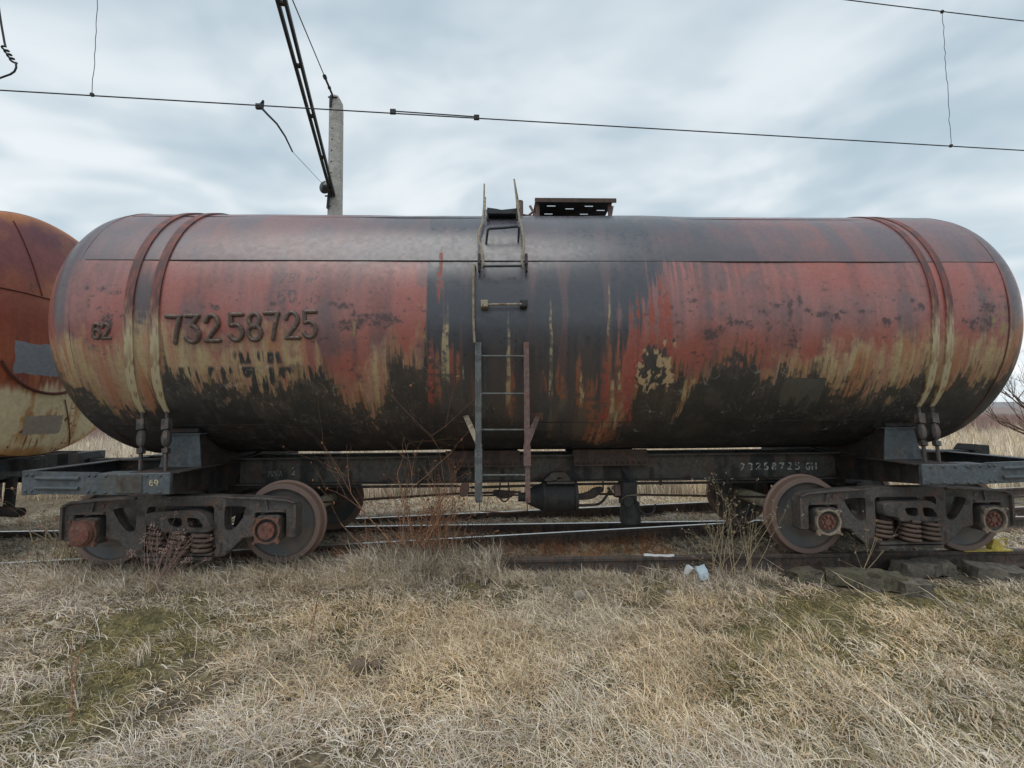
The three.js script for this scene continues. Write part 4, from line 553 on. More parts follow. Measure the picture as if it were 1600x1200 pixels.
// ---------- ground ----------
const gh = (x, z) => -0.205 + mix(0.115, 0.035, sm(-1.9, 0.6, x)) * sm(2.3, 1.0, z) * sm(-3.5, -1.5, z) * (x > 2.4 ? sm(3.2, 2.4, x) : 1) + (fbm(x * 0.7 + 20, z * 0.7 + 5, 3, 901) - 0.5) * 0.16 * sm(0.9, 1.8, Math.abs(z)) + (fbm(x * 2.4, z * 2.4, 3, 903) - 0.5) * 0.06 * sm(0.8, 1.3, Math.abs(z)) - sm(6, 30, -z) * 0.25 + (Math.hypot(x, z) > 60 ? (fbm(x * 0.01, z * 0.01, 3, 905) - 0.5) * sm(60, 400, Math.hypot(x, z)) * 3 : 0);
{
  const N = 300, Mz = 260, pos = [], col = [], idx = [], uv = [], sx = (t) => Math.sinh(t * 7.6) * 3.2, f = (t) => Math.sinh(t * 7.6) * 3.2;
  for (let j = 0; j <= Mz; j++) for (let i = 0; i <= N; i++) {
    const x = sx(i / N * 2 - 1) + 0, z = f(j / Mz * 2 - 1) + 2.0; pos.push(x, gh(x, z), z); uv.push(x, z);
    const n = fbm(x * 1.3 + 4, z * 1.3, 4, 911), m = fbm(x * 0.9 + 9, z * 0.9 + 2, 3, 913), mo = Math.max(sm(0.54, 0.68, m) * 0.6, z > 1 && z < 6 && Math.abs(x) < 12 ? sm(0.42, 0.58, fbm(x * 0.9 + 31, z * 1.1 + 8, 3, 989) + 0.26 * sm(0.9, 2.2, x) * sm(3.9, 2.6, z) * sm(1.2, 1.7, z) - 0.075 - 0.07 * sm(0.6, -0.6, x)) : 0);
    let c = mix3([0.19, 0.145, 0.10], [0.31, 0.25, 0.17], n); c = mix3(c, [0.185, 0.165, 0.07], clamp(mo) * 0.85);
    if (Math.abs(z) < 1.3) c = mix3(c, [0.22, 0.175, 0.14], sm(1.3, 0.9, Math.abs(z)) * 0.8);
    if (z < -4) c = mix3(c, [0.42, 0.34, 0.22], sm(4, 9, -z)); if (z < -20) c = mix3(c, [0.30, 0.235, 0.20], sm(20, 34, -z)); col.push(...c);
  }
  for (let j = 0; j < Mz; j++) for (let i = 0; i < N; i++) { const a = j * (N + 1) + i, b = a + N + 1; idx.push(a, b, a + 1, a + 1, b, b + 1); }
  const g = new THREE.BufferGeometry(); g.setAttribute('position', new THREE.Float32BufferAttribute(pos, 3)); g.setAttribute('color', new THREE.Float32BufferAttribute(col, 3)); g.setAttribute('uv', new THREE.Float32BufferAttribute(uv, 2)); g.setIndex(idx); g.computeVertexNormals();
  const gm = tex(512, 512, (u, v) => { const i = Math.floor(u * 512), j = Math.floor(v * 512), a = NF.B[j * 512 + i], f2 = NF.F[j * 512 + i], k = 255 * (0.45 + 0.5 * a + 0.5 * (f2 - 0.3)); return [k, k, k * 0.98]; }, true, 1.7);
  const m = mesh('ground', g, new THREE.MeshStandardMaterial({ vertexColors: true, map: gm, bumpMap: sharedBump, bumpScale: 0.03, roughness: 1 })); tag(m, 'dry brown soil with thin moss under the grass', 'ground', null, 'structure');
}
// far low ridge seen past the right end of the wagon
for (const [dist, hgt, seed, colr, lab] of [[420, 3.2, 921, [0.24, 0.19, 0.17], 'nearer brown field rise under the far ridge'], [900, 13, 931, [0.25, 0.235, 0.24], 'low grey hill ridge on the horizon']]) {
  const pos = [], idx = [], n = 160; for (let i = 0; i <= n; i++) { const a = -Math.PI * (0.02 + 0.96 * i / n), h = hgt * (0.55 + 0.75 * fbm(i * 0.09, 1, 3, seed)); for (const [d, k] of [[0.86, -0.3], [0.95, 0.55], [1, 1], [1.06, 1], [1.3, -0.3]]) pos.push(Math.cos(a) * dist * d, -1 + h * k, Math.sin(a) * dist * d); }
  for (let i = 0; i < n; i++) for (let q = 0; q < 4; q++) { const a = i * 5 + q, b = a + 5; idx.push(a, a + 1, b, a + 1, b + 1, b); }
  const g = new THREE.BufferGeometry(); g.setAttribute('position', new THREE.Float32BufferAttribute(pos, 3)); g.setIndex(idx); g.computeVertexNormals();
  tag(mesh('hill', g, new THREE.MeshStandardMaterial({ color: new THREE.Color().setRGB(...colr), roughness: 1 })), lab, 'hill', null, 'structure');
}
// ---------- tracks ----------
const railShape = [[-0.066, -0.18], [0.066, -0.18], [0.066, -0.168], [0.014, -0.152], [0.010, -0.14], [0.010, -0.052], [0.034, -0.040], [0.036, -0.010], [0.030, -0.002], [-0.030, -0.002], [-0.036, -0.010], [-0.034, -0.040], [-0.010, -0.052], [-0.010, -0.14], [-0.014, -0.152], [-0.066, -0.168]];
function railPiece(tr, a, b, shiny) {   // a, b: [x, z]
  const L = Math.hypot(b[0] - a[0], b[1] - a[1]), yaw = -Math.atan2(b[1] - a[1], b[0] - a[0]);
  const g = ext(railShape, L, 0); g.rotateY(Math.PI / 2); const m = mesh('rail', [g], M.rail, tr); m.position.set(a[0], 0, a[1]); m.rotation.y = yaw;
  const t = mesh('running_surface', [bx(0.01, L - 0.01, -0.0015, 0.001, -0.022, 0.022)], shiny ? M.railTop : M.rail, m);
}
const track = thing('railway_track', 'rusty near track under the tank wagons with half buried sleepers', 'railway track', [0, 0, 0], null, 'structure');
railPiece(track, [-45, 0.79], [45, 0.79], false); railPiece(track, [-45, -0.79], [45, -0.79], true);
const track2 = thing('diverging_track', 'diverging track with bright worn rails crossing behind the wheels', 'railway track', [0, 0, 0], null, 'structure');
railPiece(track2, [-6.3, 0.68], [3.2, -0.725], true); railPiece(track2, [4.1, -0.86], [32, -4.98], true); railPiece(track2, [-5.4, -0.90], [32, -6.60], true);
{
  const r = mulberry(77), sg = [0, 1, 2].map((k) => { const g = new THREE.BoxGeometry(0.24, 0.15, 2.7, 4, 2, 16); return wobble(g, 0.012, 6, 940 + k); }); sg.forEach(boxUV);
  for (let x = -11.8; x < 11.8; x += 0.56) { const k = Math.floor(r() * 3), m = mesh('sleeper', sg[k], r() > 0.7 ? M.moss : M.wood, track); m.position.set(x + (r() - 0.5) * 0.06, -0.262, (r() - 0.5) * 0.1); m.rotation.y = (r() - 0.5) * 0.04; }
  for (let x = -3; x < 14; x += 0.6) { const k = Math.floor(r() * 3), m = mesh('sleeper', sg[k], M.wood, track2); m.position.set(x, -0.268, -1.02 - 0.15 * x - (x < 3.6 ? 0.72 : 0)); m.rotation.y = 0.15; m.scale.z = x < 3.6 ? 0.55 : 1; }
}
// weathered sleeper blocks lying in front of the near rail
[[2.72, -0.155, 1.10, 0.32, 0.13, 0.22, 0.05, 'short mossy timber block with a sawn end beside the near rail', 1], [3.27, -0.14, 1.22, 0.70, 0.15, 0.21, -0.42, 'long mossy timber lying aslant with a broken dark end', 1], [3.60, -0.16, 1.43, 0.26, 0.15, 0.20, -0.2, 'squat dark stump of timber at the foot of the aslant one', 0], [4.10, -0.11, 1.02, 0.62, 0.13, 0.20, 0.10, 'grey weathered timber parallel to the rail under the right springs', 0], [4.83, -0.14, 1.12, 0.52, 0.13, 0.22, -0.16, 'rightmost weathered timber, half sunk in grass by the rail', 0]].forEach(([x, y, z, L, h, w, a, lab, mo], i) => {
  const g = wobble(new THREE.BoxGeometry(L, h, w, 18, 5, 8), 0.034, 6, 960 + i * 5); const q = mesh('timber_block', [g], mo ? M.moss : M.wood); q.position.set(x, y, z); q.rotation.set(0.05 * (i - 2), a, 0.03 * (2 - i)); tag(q, lab, 'timber', 'old timbers by the near rail');
});
// ---------- overhead line ----------
const mast = thing('mast', 'grey concrete mast with bolt holes rising behind the tank wagon', 'mast', [-4.70, -0.3, -5.4]);
{
  const prof = [[-0.17, 0], [0.17, 0], [0.145, 9.70], [0.13, 9.93], [0.08, 10.02], [-0.02, 10.05], [-0.12, 10.03], [-0.145, 9.98]];
  const sh = ext(prof, 0.26, -0.13, 0.02); const m = mesh('shaft', [sh], M.concrete, mast); m.position.x = 0.06; m.rotation.z = 0.004;
  const hg = new THREE.CylinderGeometry(0.019, 0.019, 0.012, 10); hg.rotateX(Math.PI / 2); for (let k = 0; k < 12; k++) { const h = mesh('bolt_hole', hg, M.black, mast); h.position.set(-0.03 - k * 0.003, 9.15 - k * 0.29, 0.128); }
  mesh('top_bracket', [bar(V(-0.08, 9.70, 0.15), V(-0.06, 10.0, 0.15), 0.05, 0.04), rod(V(-0.14, 9.96, 0.14), V(0.08, 9.96, 0.14), 0.02, 8)], M.steelArm, mast);
  mesh('foot_bracket', [bar(V(-0.10, 7.05, 0.16), V(-0.06, 7.6, 0.16), 0.05, 0.05), rod(V(-0.16, 7.36, 0.18), V(0.06, 7.36, 0.18), 0.02, 8)], M.steelArm, mast);
}
{
  const A = V(-4.68, 7.10, -5.24), B = V(-4.0, 8.75, -0.4), c = thing('cantilever_arm', 'dark twin channel cantilever arm slanting up from the mast out of frame', 'overhead arm', A.toArray());
  const d = new THREE.Vector3().subVectors(B, A), s = new THREE.Vector3().crossVectors(d, V(0, 1, 0)).normalize();
  for (const k of [-1, 1]) mesh('channel', [bar(V(0, 0, 0).addScaledVector(s, 0.035 * k), d.clone().addScaledVector(s, 0.068 * k), 0.05, 0.09, V(0, 1, 0))], M.steelArm, c);
  for (const t of [0.06, 0.22, 0.42, 0.62, 0.82, 0.97]) { const p = d.clone().multiplyScalar(t); mesh('spacer', [bar(p.clone().addScaledVector(s, -0.06), p.clone().addScaledVector(s, 0.06), 0.07, 0.05, V(0, 1, 0))], M.steelArm, c); }
  const T0 = V(-4.72, 9.68, -5.26), T1 = V(-4.04, 8.80, -0.8), tie = thing('tie_rod', 'thin tie rod running from the mast top to the cantilever arm', 'tie rod', T0.toArray()), td = new THREE.Vector3().subVectors(T1, T0);
  mesh('wire', [rod(V(0, 0, 0), td, 0.011, 6)], M.wire, tie); mesh('turnbuckle', [rod(td.clone().multiplyScalar(0.02), td.clone().multiplyScalar(0.20), 0.026, 8), rod(td.clone().multiplyScalar(0.195), td.clone().multiplyScalar(0.215), 0.045, 8), rod(td.clone().multiplyScalar(0.09), td.clone().multiplyScalar(0.10), 0.04, 8)], M.steelArm, tie);
  const ins = thing('disc_insulator', 'round dark disc insulator beside the foot of the cantilever arm', 'insulator', [-4.80, 7.215, -5.08]); const lg = new THREE.LatheGeometry([[0.001, 0.09], [0.05, 0.085], [0.07, 0.05], [0.15, 0.025], [0.165, 0.0], [0.15, -0.02], [0.09, -0.02], [0.05, -0.06], [0.001, -0.07]].map((p) => new THREE.Vector2(...p)), 28); lg.rotateX(Math.PI / 2); lg.rotateY(-0.2); mesh('disc', [lg], new THREE.MeshStandardMaterial({ color: new THREE.Color().setRGB(0.03, 0.035, 0.035), roughness: 0.25 }), ins); mesh('pin', [rod(V(-0.02, -0.01, 0.08), V(0.12, -0.06, -0.12), 0.02, 8)], M.steelArm, ins);
  const st = thing('steady_arm', 'curved steady arm with pull wire clipped to the contact wire', 'steady arm', [-3.937, 5.982, -0.30]), S = (x, y, z) => V(x + 3.937, y - 5.982, z + 0.30);
  mesh('tube', [polyTube([S(-3.90, 6.10, -0.33), S(-4.02, 6.13, -0.55), S(-4.10, 6.25, -0.85), S(-4.15, 6.36, -1.25), S(-4.22, 6.42, -1.7), S(-4.318, 6.442, -2.2)], [0.016, 0.016, 0.016, 0.016, 0.015, 0.014], 8), rod(S(-3.90, 6.10, -0.33), S(-3.99, 6.02, -0.36), 0.014, 6)], M.steelArm, st); mesh('clip', [bevelBox(-0.045, 0.045, -0.02, 0.05, -0.025, 0.025, 0.006)], M.steelArm, st); mesh('pull_wire', [rod(S(-4.318, 6.442, -2.2), S(-4.80, 7.215, -5.02), 0.005, 5)], M.wire, st);
  const wire = (name, lab, cat, pts, r) => tag(mesh(name, [polyTube(pts, pts.map(() => r), 6)], M.wire), lab, cat);
  const cw = (x) => V(x, 5.972 - 0.0000 * x, -0.0 - 0.0735 * (x + 7.18));
  wire('contact_wire', 'taut contact wire crossing the whole sky above the wagon', 'wire', Array.from({ length: 16 }, (_, k) => cw(-22 + k * 3)), 0.0085);
  const ca = (x) => V(x, 8.36 - 0.032 * (x - 5) + 0.0018 * (x - 5) * (x - 5), cw(x).z + 0.01); wire('catenary_wire', 'upper catenary wire in the top right corner of the sky', 'wire', Array.from({ length: 22 }, (_, k) => ca(-20 + k * 2)), 0.008);
  const r = mulberry(5); for (const [x, top, lab] of [[-6.055, ca(-6.1).y, 'left thin dropper wire hanging to the contact wire'], [6.935, ca(6.93).y, 'right thin dropper wire joining catenary and contact wire']]) { const b = cw(x), n = 26, P = []; for (let k = 0; k <= n; k++) P.push(V(x + (r() - 0.5) * 0.018 * (k > 0 && k < n ? 1 : 0), mix(5.972, top, k / n), b.z + (r() - 0.5) * 0.018)); const d2 = thing('dropper', lab, 'dropper wire', [0, 0, 0], 'droppers of the overhead line'); mesh('wire', [polyTube(P, P.map(() => 0.0042), 5)], M.wire, d2); for (const q of [P[0], P[n]]) mesh('clamp', [bx(q.x - 0.02, q.x + 0.02, q.y - 0.012, q.y + 0.03, q.z - 0.015, q.z + 0.015)], M.steelArm, d2); }
  const sp = thing('wire_splice', 'short clamped splice bar on the contact wire beside the mast', 'splice'); const a = cw(-2.07), b = cw(-0.865); a.y += 0.034; b.y += 0.022; mesh('bar', [rod(a, b, 0.0085, 6)], M.wire, sp); for (const q of [a, b]) mesh('clamp', [bevelBox(q.x - 0.04, q.x + 0.04, q.y - 0.045, q.y + 0.025, q.z - 0.02, q.z + 0.02, 0.006)], M.steelArm, sp);
  const J = [V(-7.9, 9.4, 0), V(-7.36, 7.6, 0), V(-7.22, 6.90, 0), V(-7.16, 6.63, 0)]; for (let k = 0; k <= 36; k++) { const t = k / 36, a2 = t * 6.2832 * 4; J.push(V(mix(-7.17, -7.02, t) + 0.026 * Math.cos(a2), mix(6.58, 6.36, t), 0.026 * Math.sin(a2))); } J.push(V(-6.995, 6.33, 0), V(-6.99, 6.29, 0), V(-7.01, 6.235, 0), V(-7.06, 6.195, 0), V(-7.19, 6.142, 0), V(-7.6, 6.0, -0.01)); wire('jumper_cable', 'coiled jumper cable bending back in the top left corner', 'cable', J, 0.0125);
}
// ---------- dry grass ----------
const lin = (c) => { const q = new THREE.Color().setRGB(c[0] / 255, c[1] / 255, c[2] / 255, THREE.SRGBColorSpace); return [q.r, q.g, q.b]; };
const STRAW = [[214, 202, 180], [202, 193, 178], [194, 174, 144], [164, 142, 118], [228, 220, 204], [184, 175, 160], [146, 140, 100]].map(lin), RUSTY = [[172, 112, 74], [150, 96, 70], [188, 140, 96], [132, 92, 72], [196, 164, 118]].map(lin);
function blades(seed, n, o) {
  const r = mulberry(seed), pos = [], nor = [], col = [], idx = [];
  for (let b = 0; b < n; b++) {
    const az = r() * 6.2832, R = o.R * Math.sqrt(r()), L = o.L[0] + (o.L[1] - o.L[0]) * r() * r(), lean = o.lean[0] + (o.lean[1] - o.lean[0]) * r(), bend = o.bend * (0.4 + r()), w = o.w * (0.4 + 1.3 * r() * r() + 0.2), tw = r() * 3.14, seg = o.seg || 4;
    const pal = o.pal[Math.floor(Math.pow(r(), o.pow || 1.4) * o.pal.length)], sh = 0.8 + 0.4 * r(); let x = R * Math.cos(az * 3.7), z = R * Math.sin(az * 3.7), y = -0.01, a = lean, h = az + (r() - 0.5) * 0.6; const base = pos.length / 3;
    for (let k = 0; k <= seg; k++) {
      const t = k / seg, ww = w * (t < 0.99 ? 1 - 0.75 * t * t : 0.12), sx = Math.cos(h + 1.57 + tw * 0.3) * ww, sz = Math.sin(h + 1.57 + tw * 0.3) * ww, sy = Math.sin(tw) * ww * 0.5;
      pos.push(x - sx, y - sy, z - sz, x + sx, y + sy, z + sz); const nx = -Math.cos(h) * Math.cos(a), ny = Math.sin(a), nz = -Math.sin(h) * Math.cos(a); nor.push(nx, ny, nz, nx, ny, nz); for (let q = 0; q < 2; q++) col.push(pal[0] * sh, pal[1] * sh, pal[2] * sh);
      const d = L / seg; x += Math.sin(a) * Math.cos(h) * d; z += Math.sin(a) * Math.sin(h) * d; y += Math.cos(a) * d; if (y < 0.006) y = 0.006 + 0.01 * r(); a += bend / seg * (0.5 + r()); h += (r() - 0.5) * (o.kink || 0.5); if (a > 1.9) a = 1.9;
    }
    for (let k = 0; k < seg; k++) { const q = base + k * 2; idx.push(q, q + 1, q + 2, q + 1, q + 3, q + 2); }
  }
  const g = new THREE.BufferGeometry(); g.setAttribute('position', new THREE.Float32BufferAttribute(pos, 3)); g.setAttribute('normal', new THREE.Float32BufferAttribute(nor, 3)); g.setAttribute('color', new THREE.Float32BufferAttribute(col, 3)); g.setIndex(idx); return g;
}
M.grass = new THREE.MeshStandardMaterial({ vertexColors: true, roughness: 0.9, side: THREE.DoubleSide });
function scatter(name, label, cat, geos, spots) {   // spots: [x, z, scale, yScale, colour]
  const per = geos.map(() => []); spots.forEach((q, i) => per[i % geos.length].push(q)); const r = mulberry(spots.length), g = new THREE.Group(); g.name = numbered(name); scene.add(g); tag(g, label, cat, null, 'stuff');
  geos.forEach((ge, k) => { const im = new THREE.InstancedMesh(ge, M.grass, per[k].length), m = new THREE.Matrix4(), e = new THREE.Euler(), c = new THREE.Color(); per[k].forEach((q, i) => { e.set((r() - 0.5) * 0.25, r() * 6.2832, (r() - 0.5) * 0.25); m.compose(V(q[0], gh(q[0], q[1]), q[1]), new THREE.Quaternion().setFromEuler(e), V(q[2], q[2] * q[3], q[2])); im.setMatrixAt(i, m); im.setColorAt(i, c.setRGB(...q[4])); }); im.name = 'tufts'; im.userData.kind = 'stuff'; im.castShadow = im.receiveShadow = true; g.add(im); });
}
{
  const r = mulberry(2024), tint = (x, z, k = 1) => { const a = fbm(x * 1.1 + 3, z * 1.1, 3, 971), b = fbm(x * 0.6 + 7, z * 0.9 + 2, 3, 973), s = (0.70 + 0.78 * fbm(x * 2.2, z * 2.2, 3, 977)) * k; let c = mix3([1.0, 0.98, 0.95], [1.0, 0.92, 0.80], sm(0.4, 0.6, a)); c = mix3(c, [0.93, 0.93, 0.97], clamp(sm(0.46, 0.6, b) * 0.8 + 0.5 * sm(-1.5, -3, x))); return c.map((q) => q * s); };
  const matted = [11, 12, 13, 14, 15].map((s) => blades(s, 26, { R: 0.09, L: [0.10, 0.36], lean: [0.25, 1.4], bend: 1.5, w: 0.0023, pal: STRAW, kink: 1.1, seg: 6 }));
  const upright = [21, 22, 23].map((s) => blades(s, 22, { R: 0.07, L: [0.12, 0.36], lean: [0.02, 0.7], bend: 1.6, w: 0.0021, pal: STRAW, kink: 0.5, seg: 5 }));
  const thatch = [31, 32, 33].map((s) => blades(s, 34, { R: 0.14, L: [0.04, 0.16], lean: [0.8, 1.6], bend: 0.4, w: 0.0023, pal: STRAW, pow: 0.9, kink: 1.2, seg: 3 }));
  const rusty = [41, 42, 43].map((s) => blades(s, 20, { R: 0.08, L: [0.10, 0.36], lean: [0.05, 0.8], bend: 0.9, w: 0.0018, pal: RUSTY, kink: 0.9, seg: 4 }));
  const tall = [51, 52, 53].map((s) => blades(s, 46, { R: 0.30, L: [0.45, 1.1], lean: [0.02, 0.35], bend: 0.6, w: 0.0042, pal: STRAW.slice(0, 6), pow: 1.6, kink: 0.2, seg: 3 }));
  const stalks = [61, 62, 63].map((s) => blades(s, 5, { R: 0.25, L: [0.25, 0.62], lean: [1.1, 1.6], bend: 0.2, w: 0.0022, pal: STRAW.slice(0, 5), kink: 0.7, seg: 5 }));
  const TB = [[2.72, 1.10, 0.2, 0.14], [3.27, 1.22, 0.36, 0.2], [3.60, 1.43, 0.17, 0.13], [4.10, 1.02, 0.34, 0.14], [4.83, 1.12, 0.3, 0.15]], clear = (x, z) => TB.some((q) => Math.abs(x - q[0]) < q[2] && Math.abs(z - q[1]) < q[3]) || (Math.abs(z - 0.79) < 0.07) || Math.hypot((x - 1.60), (z - 1.0)) < 0.13 || Math.hypot(x - 0.21, z - 1.50) < 0.10 || Math.hypot(x + 1.56, z - 2.62) < 0.10;
  const mossy = (x, z) => sm(0.42, 0.58, fbm(x * 0.9 + 31, z * 1.1 + 8, 3, 989) + 0.26 * sm(0.9, 2.2, x) * sm(3.9, 2.6, z) * sm(1.2, 1.7, z) - 0.075 - 0.07 * sm(0.6, -0.6, x));
  const A = [], B = [], C = [], D = [], E = [], F = [];
  const fill = (list, x0, x1, z0, z1, n, sc, ys, dens, k) => { for (let i = 0; i < n; i++) { const x = x0 + (x1 - x0) * r(), z = z0 + (z1 - z0) * r(); if (r() > dens(x, z)) continue; const s = sc[0] + (sc[1] - sc[0]) * r(); list.push([x, z, s, ys[0] + (ys[1] - ys[0]) * r(), tint(x, z, k)]); } };
  const patch = (x, z) => 0.05 + 0.95 * sm(0.38, 0.58, fbm(x * 1.4 + 11, z * 1.4 + 3, 3, 981)), far = (x, z) => Math.abs(x + 0.5) < 2.2 + (6.1 - z) * 1.45;
  fill(A, -9, 9, 0.9, 5.3, 15000, [0.6, 1.05], [0.45, 0.85], (x, z) => clear(x, z) || !far(x, z) ? 0 : patch(x, z) * (1 - 0.84 * mossy(x, z)) * (x > 2.3 && z < 1.5 ? 0.4 : 1));
  fill(C, -9, 9, 0.9, 5.3, 13500, [0.8, 1.4], [0.7, 1.2], (x, z) => clear(x, z) || !far(x, z) ? 0 : 0.25 + 0.65 * patch(x, z) - 0.3 * mossy(x, z));
  for (let i = 0; i < 9000; i++) { const x = -8 + 16 * r(), z = 1.0 + 4.2 * r(); if (r() > mossy(x, z) * 0.9 || clear(x, z) || !far(x, z)) continue; const k = 0.75 + 0.5 * r(); C.push([x, z, 0.35 + 0.35 * r(), 0.9 + 0.8 * r(), [0.66 * k, 0.63 * k, 0.38 * k]]); }
  fill(B, -9, 9, 0.95, 5.2, 3000, [0.5, 0.95], [0.7, 1.1], (x, z) => clear(x, z) || !far(x, z) ? 0 : sm(0.42, 0.64, fbm(x * 1.9 + 1, z * 1.9 + 13, 3, 985)) * (x > 2 ? 0.5 : 1));
  fill(B, -8.5, -1.2, 0.66, 1.0, 800, [0.6, 1.0], [0.7, 1.1], (x, z) => 0.9); fill(B, -8.5, -1.3, 0.84, 1.35, 1300, [0.7, 1.2], [0.7, 1.15], (x, z) => clear(x, z) ? 0 : 0.9); fill(B, -2.1, -0.6, 0.55, 1.15, 340, [0.9, 1.5], [0.9, 1.4], () => 1); fill(B, -1.4, 2.4, 0.86, 1.2, 160, [0.5, 0.9], [0.7, 1], () => 0.7);
  fill(C, -9, 9, -3.9, 0.9, 8200, [0.8, 1.4], [0.7, 1.3], (x, z) => Math.abs(Math.abs(z) - 0.79) < 0.06 ? 0 : 0.85, 1.15); fill(A, -9, 9, -3.9, 0.72, 3400, [0.5, 0.9], [0.5, 0.9], (x, z) => (x > 1.4 && x < 3.2 && z > -0.4 ? 0.25 : 0.6));
  fill(D, -2.6, 1.6, -0.6, 0.72, 620, [0.6, 1.05], [0.7, 1.15], (x, z) => Math.abs(Math.abs(z) - 0.79) < 0.07 ? 0 : 0.75); fill(D, -5.2, -2.4, 0.2, 1.0, 160, [0.6, 1.0], [0.7, 1.1], (x, z) => Math.abs(z - 0.79) < 0.06 ? 0 : 0.5); fill(D, -8, 8, -2.6, -0.9, 420, [0.5, 0.9], [0.7, 1.1], () => 0.5);
  fill(E, -50, 50, -24, -4.2, 8000, [0.8, 1.6], [0.7, 1.15], (x, z) => Math.abs(x + 0.5) < 3 + (6 - z) * 1.35 ? 1 : 0, 1.12); fill(E, -9, 11, -9, -4.0, 2600, [0.6, 1.0], [0.7, 1.1], () => 1, 1.12);
  fill(F, -9, 9, 0.9, 5.3, 800, [0.7, 1.1], [0.8, 1.2], (x, z) => far(x, z) && !clear(x, z) ? 1 : 0); scatter('fallen_stalks', 'long broken straw stalks lying across the foreground grass', 'grass', stalks, F);
  scatter('matted_grass', 'pale matted dry grass covering the foreground', 'grass', matted, A); scatter('grass_tufts', 'upright dry straw tufts along the rail and foreground', 'grass', upright, B);
  scatter('grass_thatch', 'short broken straw thatch lying on the soil', 'grass', thatch, C); scatter('rusty_weeds', 'rusty orange dry weeds growing between the rails', 'weeds', rusty, D); scatter('tall_grass', 'tall pale straw field behind the tracks', 'grass', tall, E);
}
// ---------- shrubs, weeds and trees ----------
function grow(out, tips, r, p, d, L, rad, lev, o) {
  const n = 4, P = [p.clone()], R = [rad]; let q = p.clone(), dir = d.clone();
  for (let k = 1; k <= n; k++) { dir = dir.add(V((r() - 0.5) * o.crook, (r() - 0.5) * o.crook + (o.up || 0), (r() - 0.5) * o.crook)).normalize(); q = q.clone().addScaledVector(dir, L / n); P.push(q); R.push(rad * (1 - 0.55 * k / n)); }
  out.push(polyTube(P, R, lev > 1 ? 5 : 4)); if (lev <= 0) { tips.push([q.clone(), dir.clone()]); return; }
  const kids = Math.round(o.kids[0] + r() * (o.kids[1] - o.kids[0])); for (let k = 0; k < kids; k++) { const t = 1 + Math.floor(r() * n), a = P[Math.min(t, n)], ax = V(r() - 0.5, r() - 0.3, r() - 0.5).normalize(); grow(out, tips, r, a, dir.clone().lerp(ax, o.spread * (0.6 + r() * 0.6)).normalize(), L * (0.5 + 0.3 * r()), R[Math.min(t, n)] * 0.72, lev - 1, o); }
  tips.push([q.clone(), dir.clone()]);
}
const seg3 = (a, b) => new THREE.Vector3().subVectors(V(...b), V(...a));
M.hip = new THREE.MeshStandardMaterial({ color: new THREE.Color(0x8a5c3c), roughness: 0.7, side: THREE.DoubleSide }); M.stem = grimy([190, 144, 112], [120, 84, 72], [96, 76, 66], 991, 0.2, { rough: 0.95, metal: 0 }); M.stemPale = grimy([188, 172, 142], [160, 138, 110], [130, 112, 92], 993, 0.2, { rough: 0.95, metal: 0 }); M.stemPink = grimy([186, 158, 148], [164, 130, 122], [134, 106, 98], 995, 0.2, { rough: 0.95, metal: 0 });
function plant(name, label, cat, base, stems, o, mat, deco, seed, group) {
  const t = thing(name, label, cat, base, group), r = mulberry(seed), out = [], tips = []; for (const [b, d, L, rad, lev] of stems) grow(out, tips, r, V(...b), V(...d).normalize(), L, rad, lev, o);
  mesh('stems', out, mat, t); if (deco) { const g = []; for (const [p, d] of tips) { if (r() > deco.p) continue; for (let k = 0; k < (deco.n || 1); k++) { const q = deco.geo.clone(); q.scale(0.6 + 0.8 * r(), 0.6 + 0.8 * r(), 0.6 + 0.8 * r()); q.rotateX(r() * 3); q.rotateY(r() * 6); const off = deco.off || 0.01; q.translate(p.x + (r() - 0.5) * off, p.y + (r() - 0.5) * off, p.z + (r() - 0.5) * off); g.push(q); } } if (g.length) { const m = mesh(deco.name, g, deco.mat, t); m.userData.kind = 'stuff'; } }
  return t;
}
const leafG = (() => { const g = new THREE.SphereGeometry(0.011, 6, 4); g.scale(0.45, 1.3, 1); return g; })(), budG = new THREE.SphereGeometry(0.0055, 5, 4);
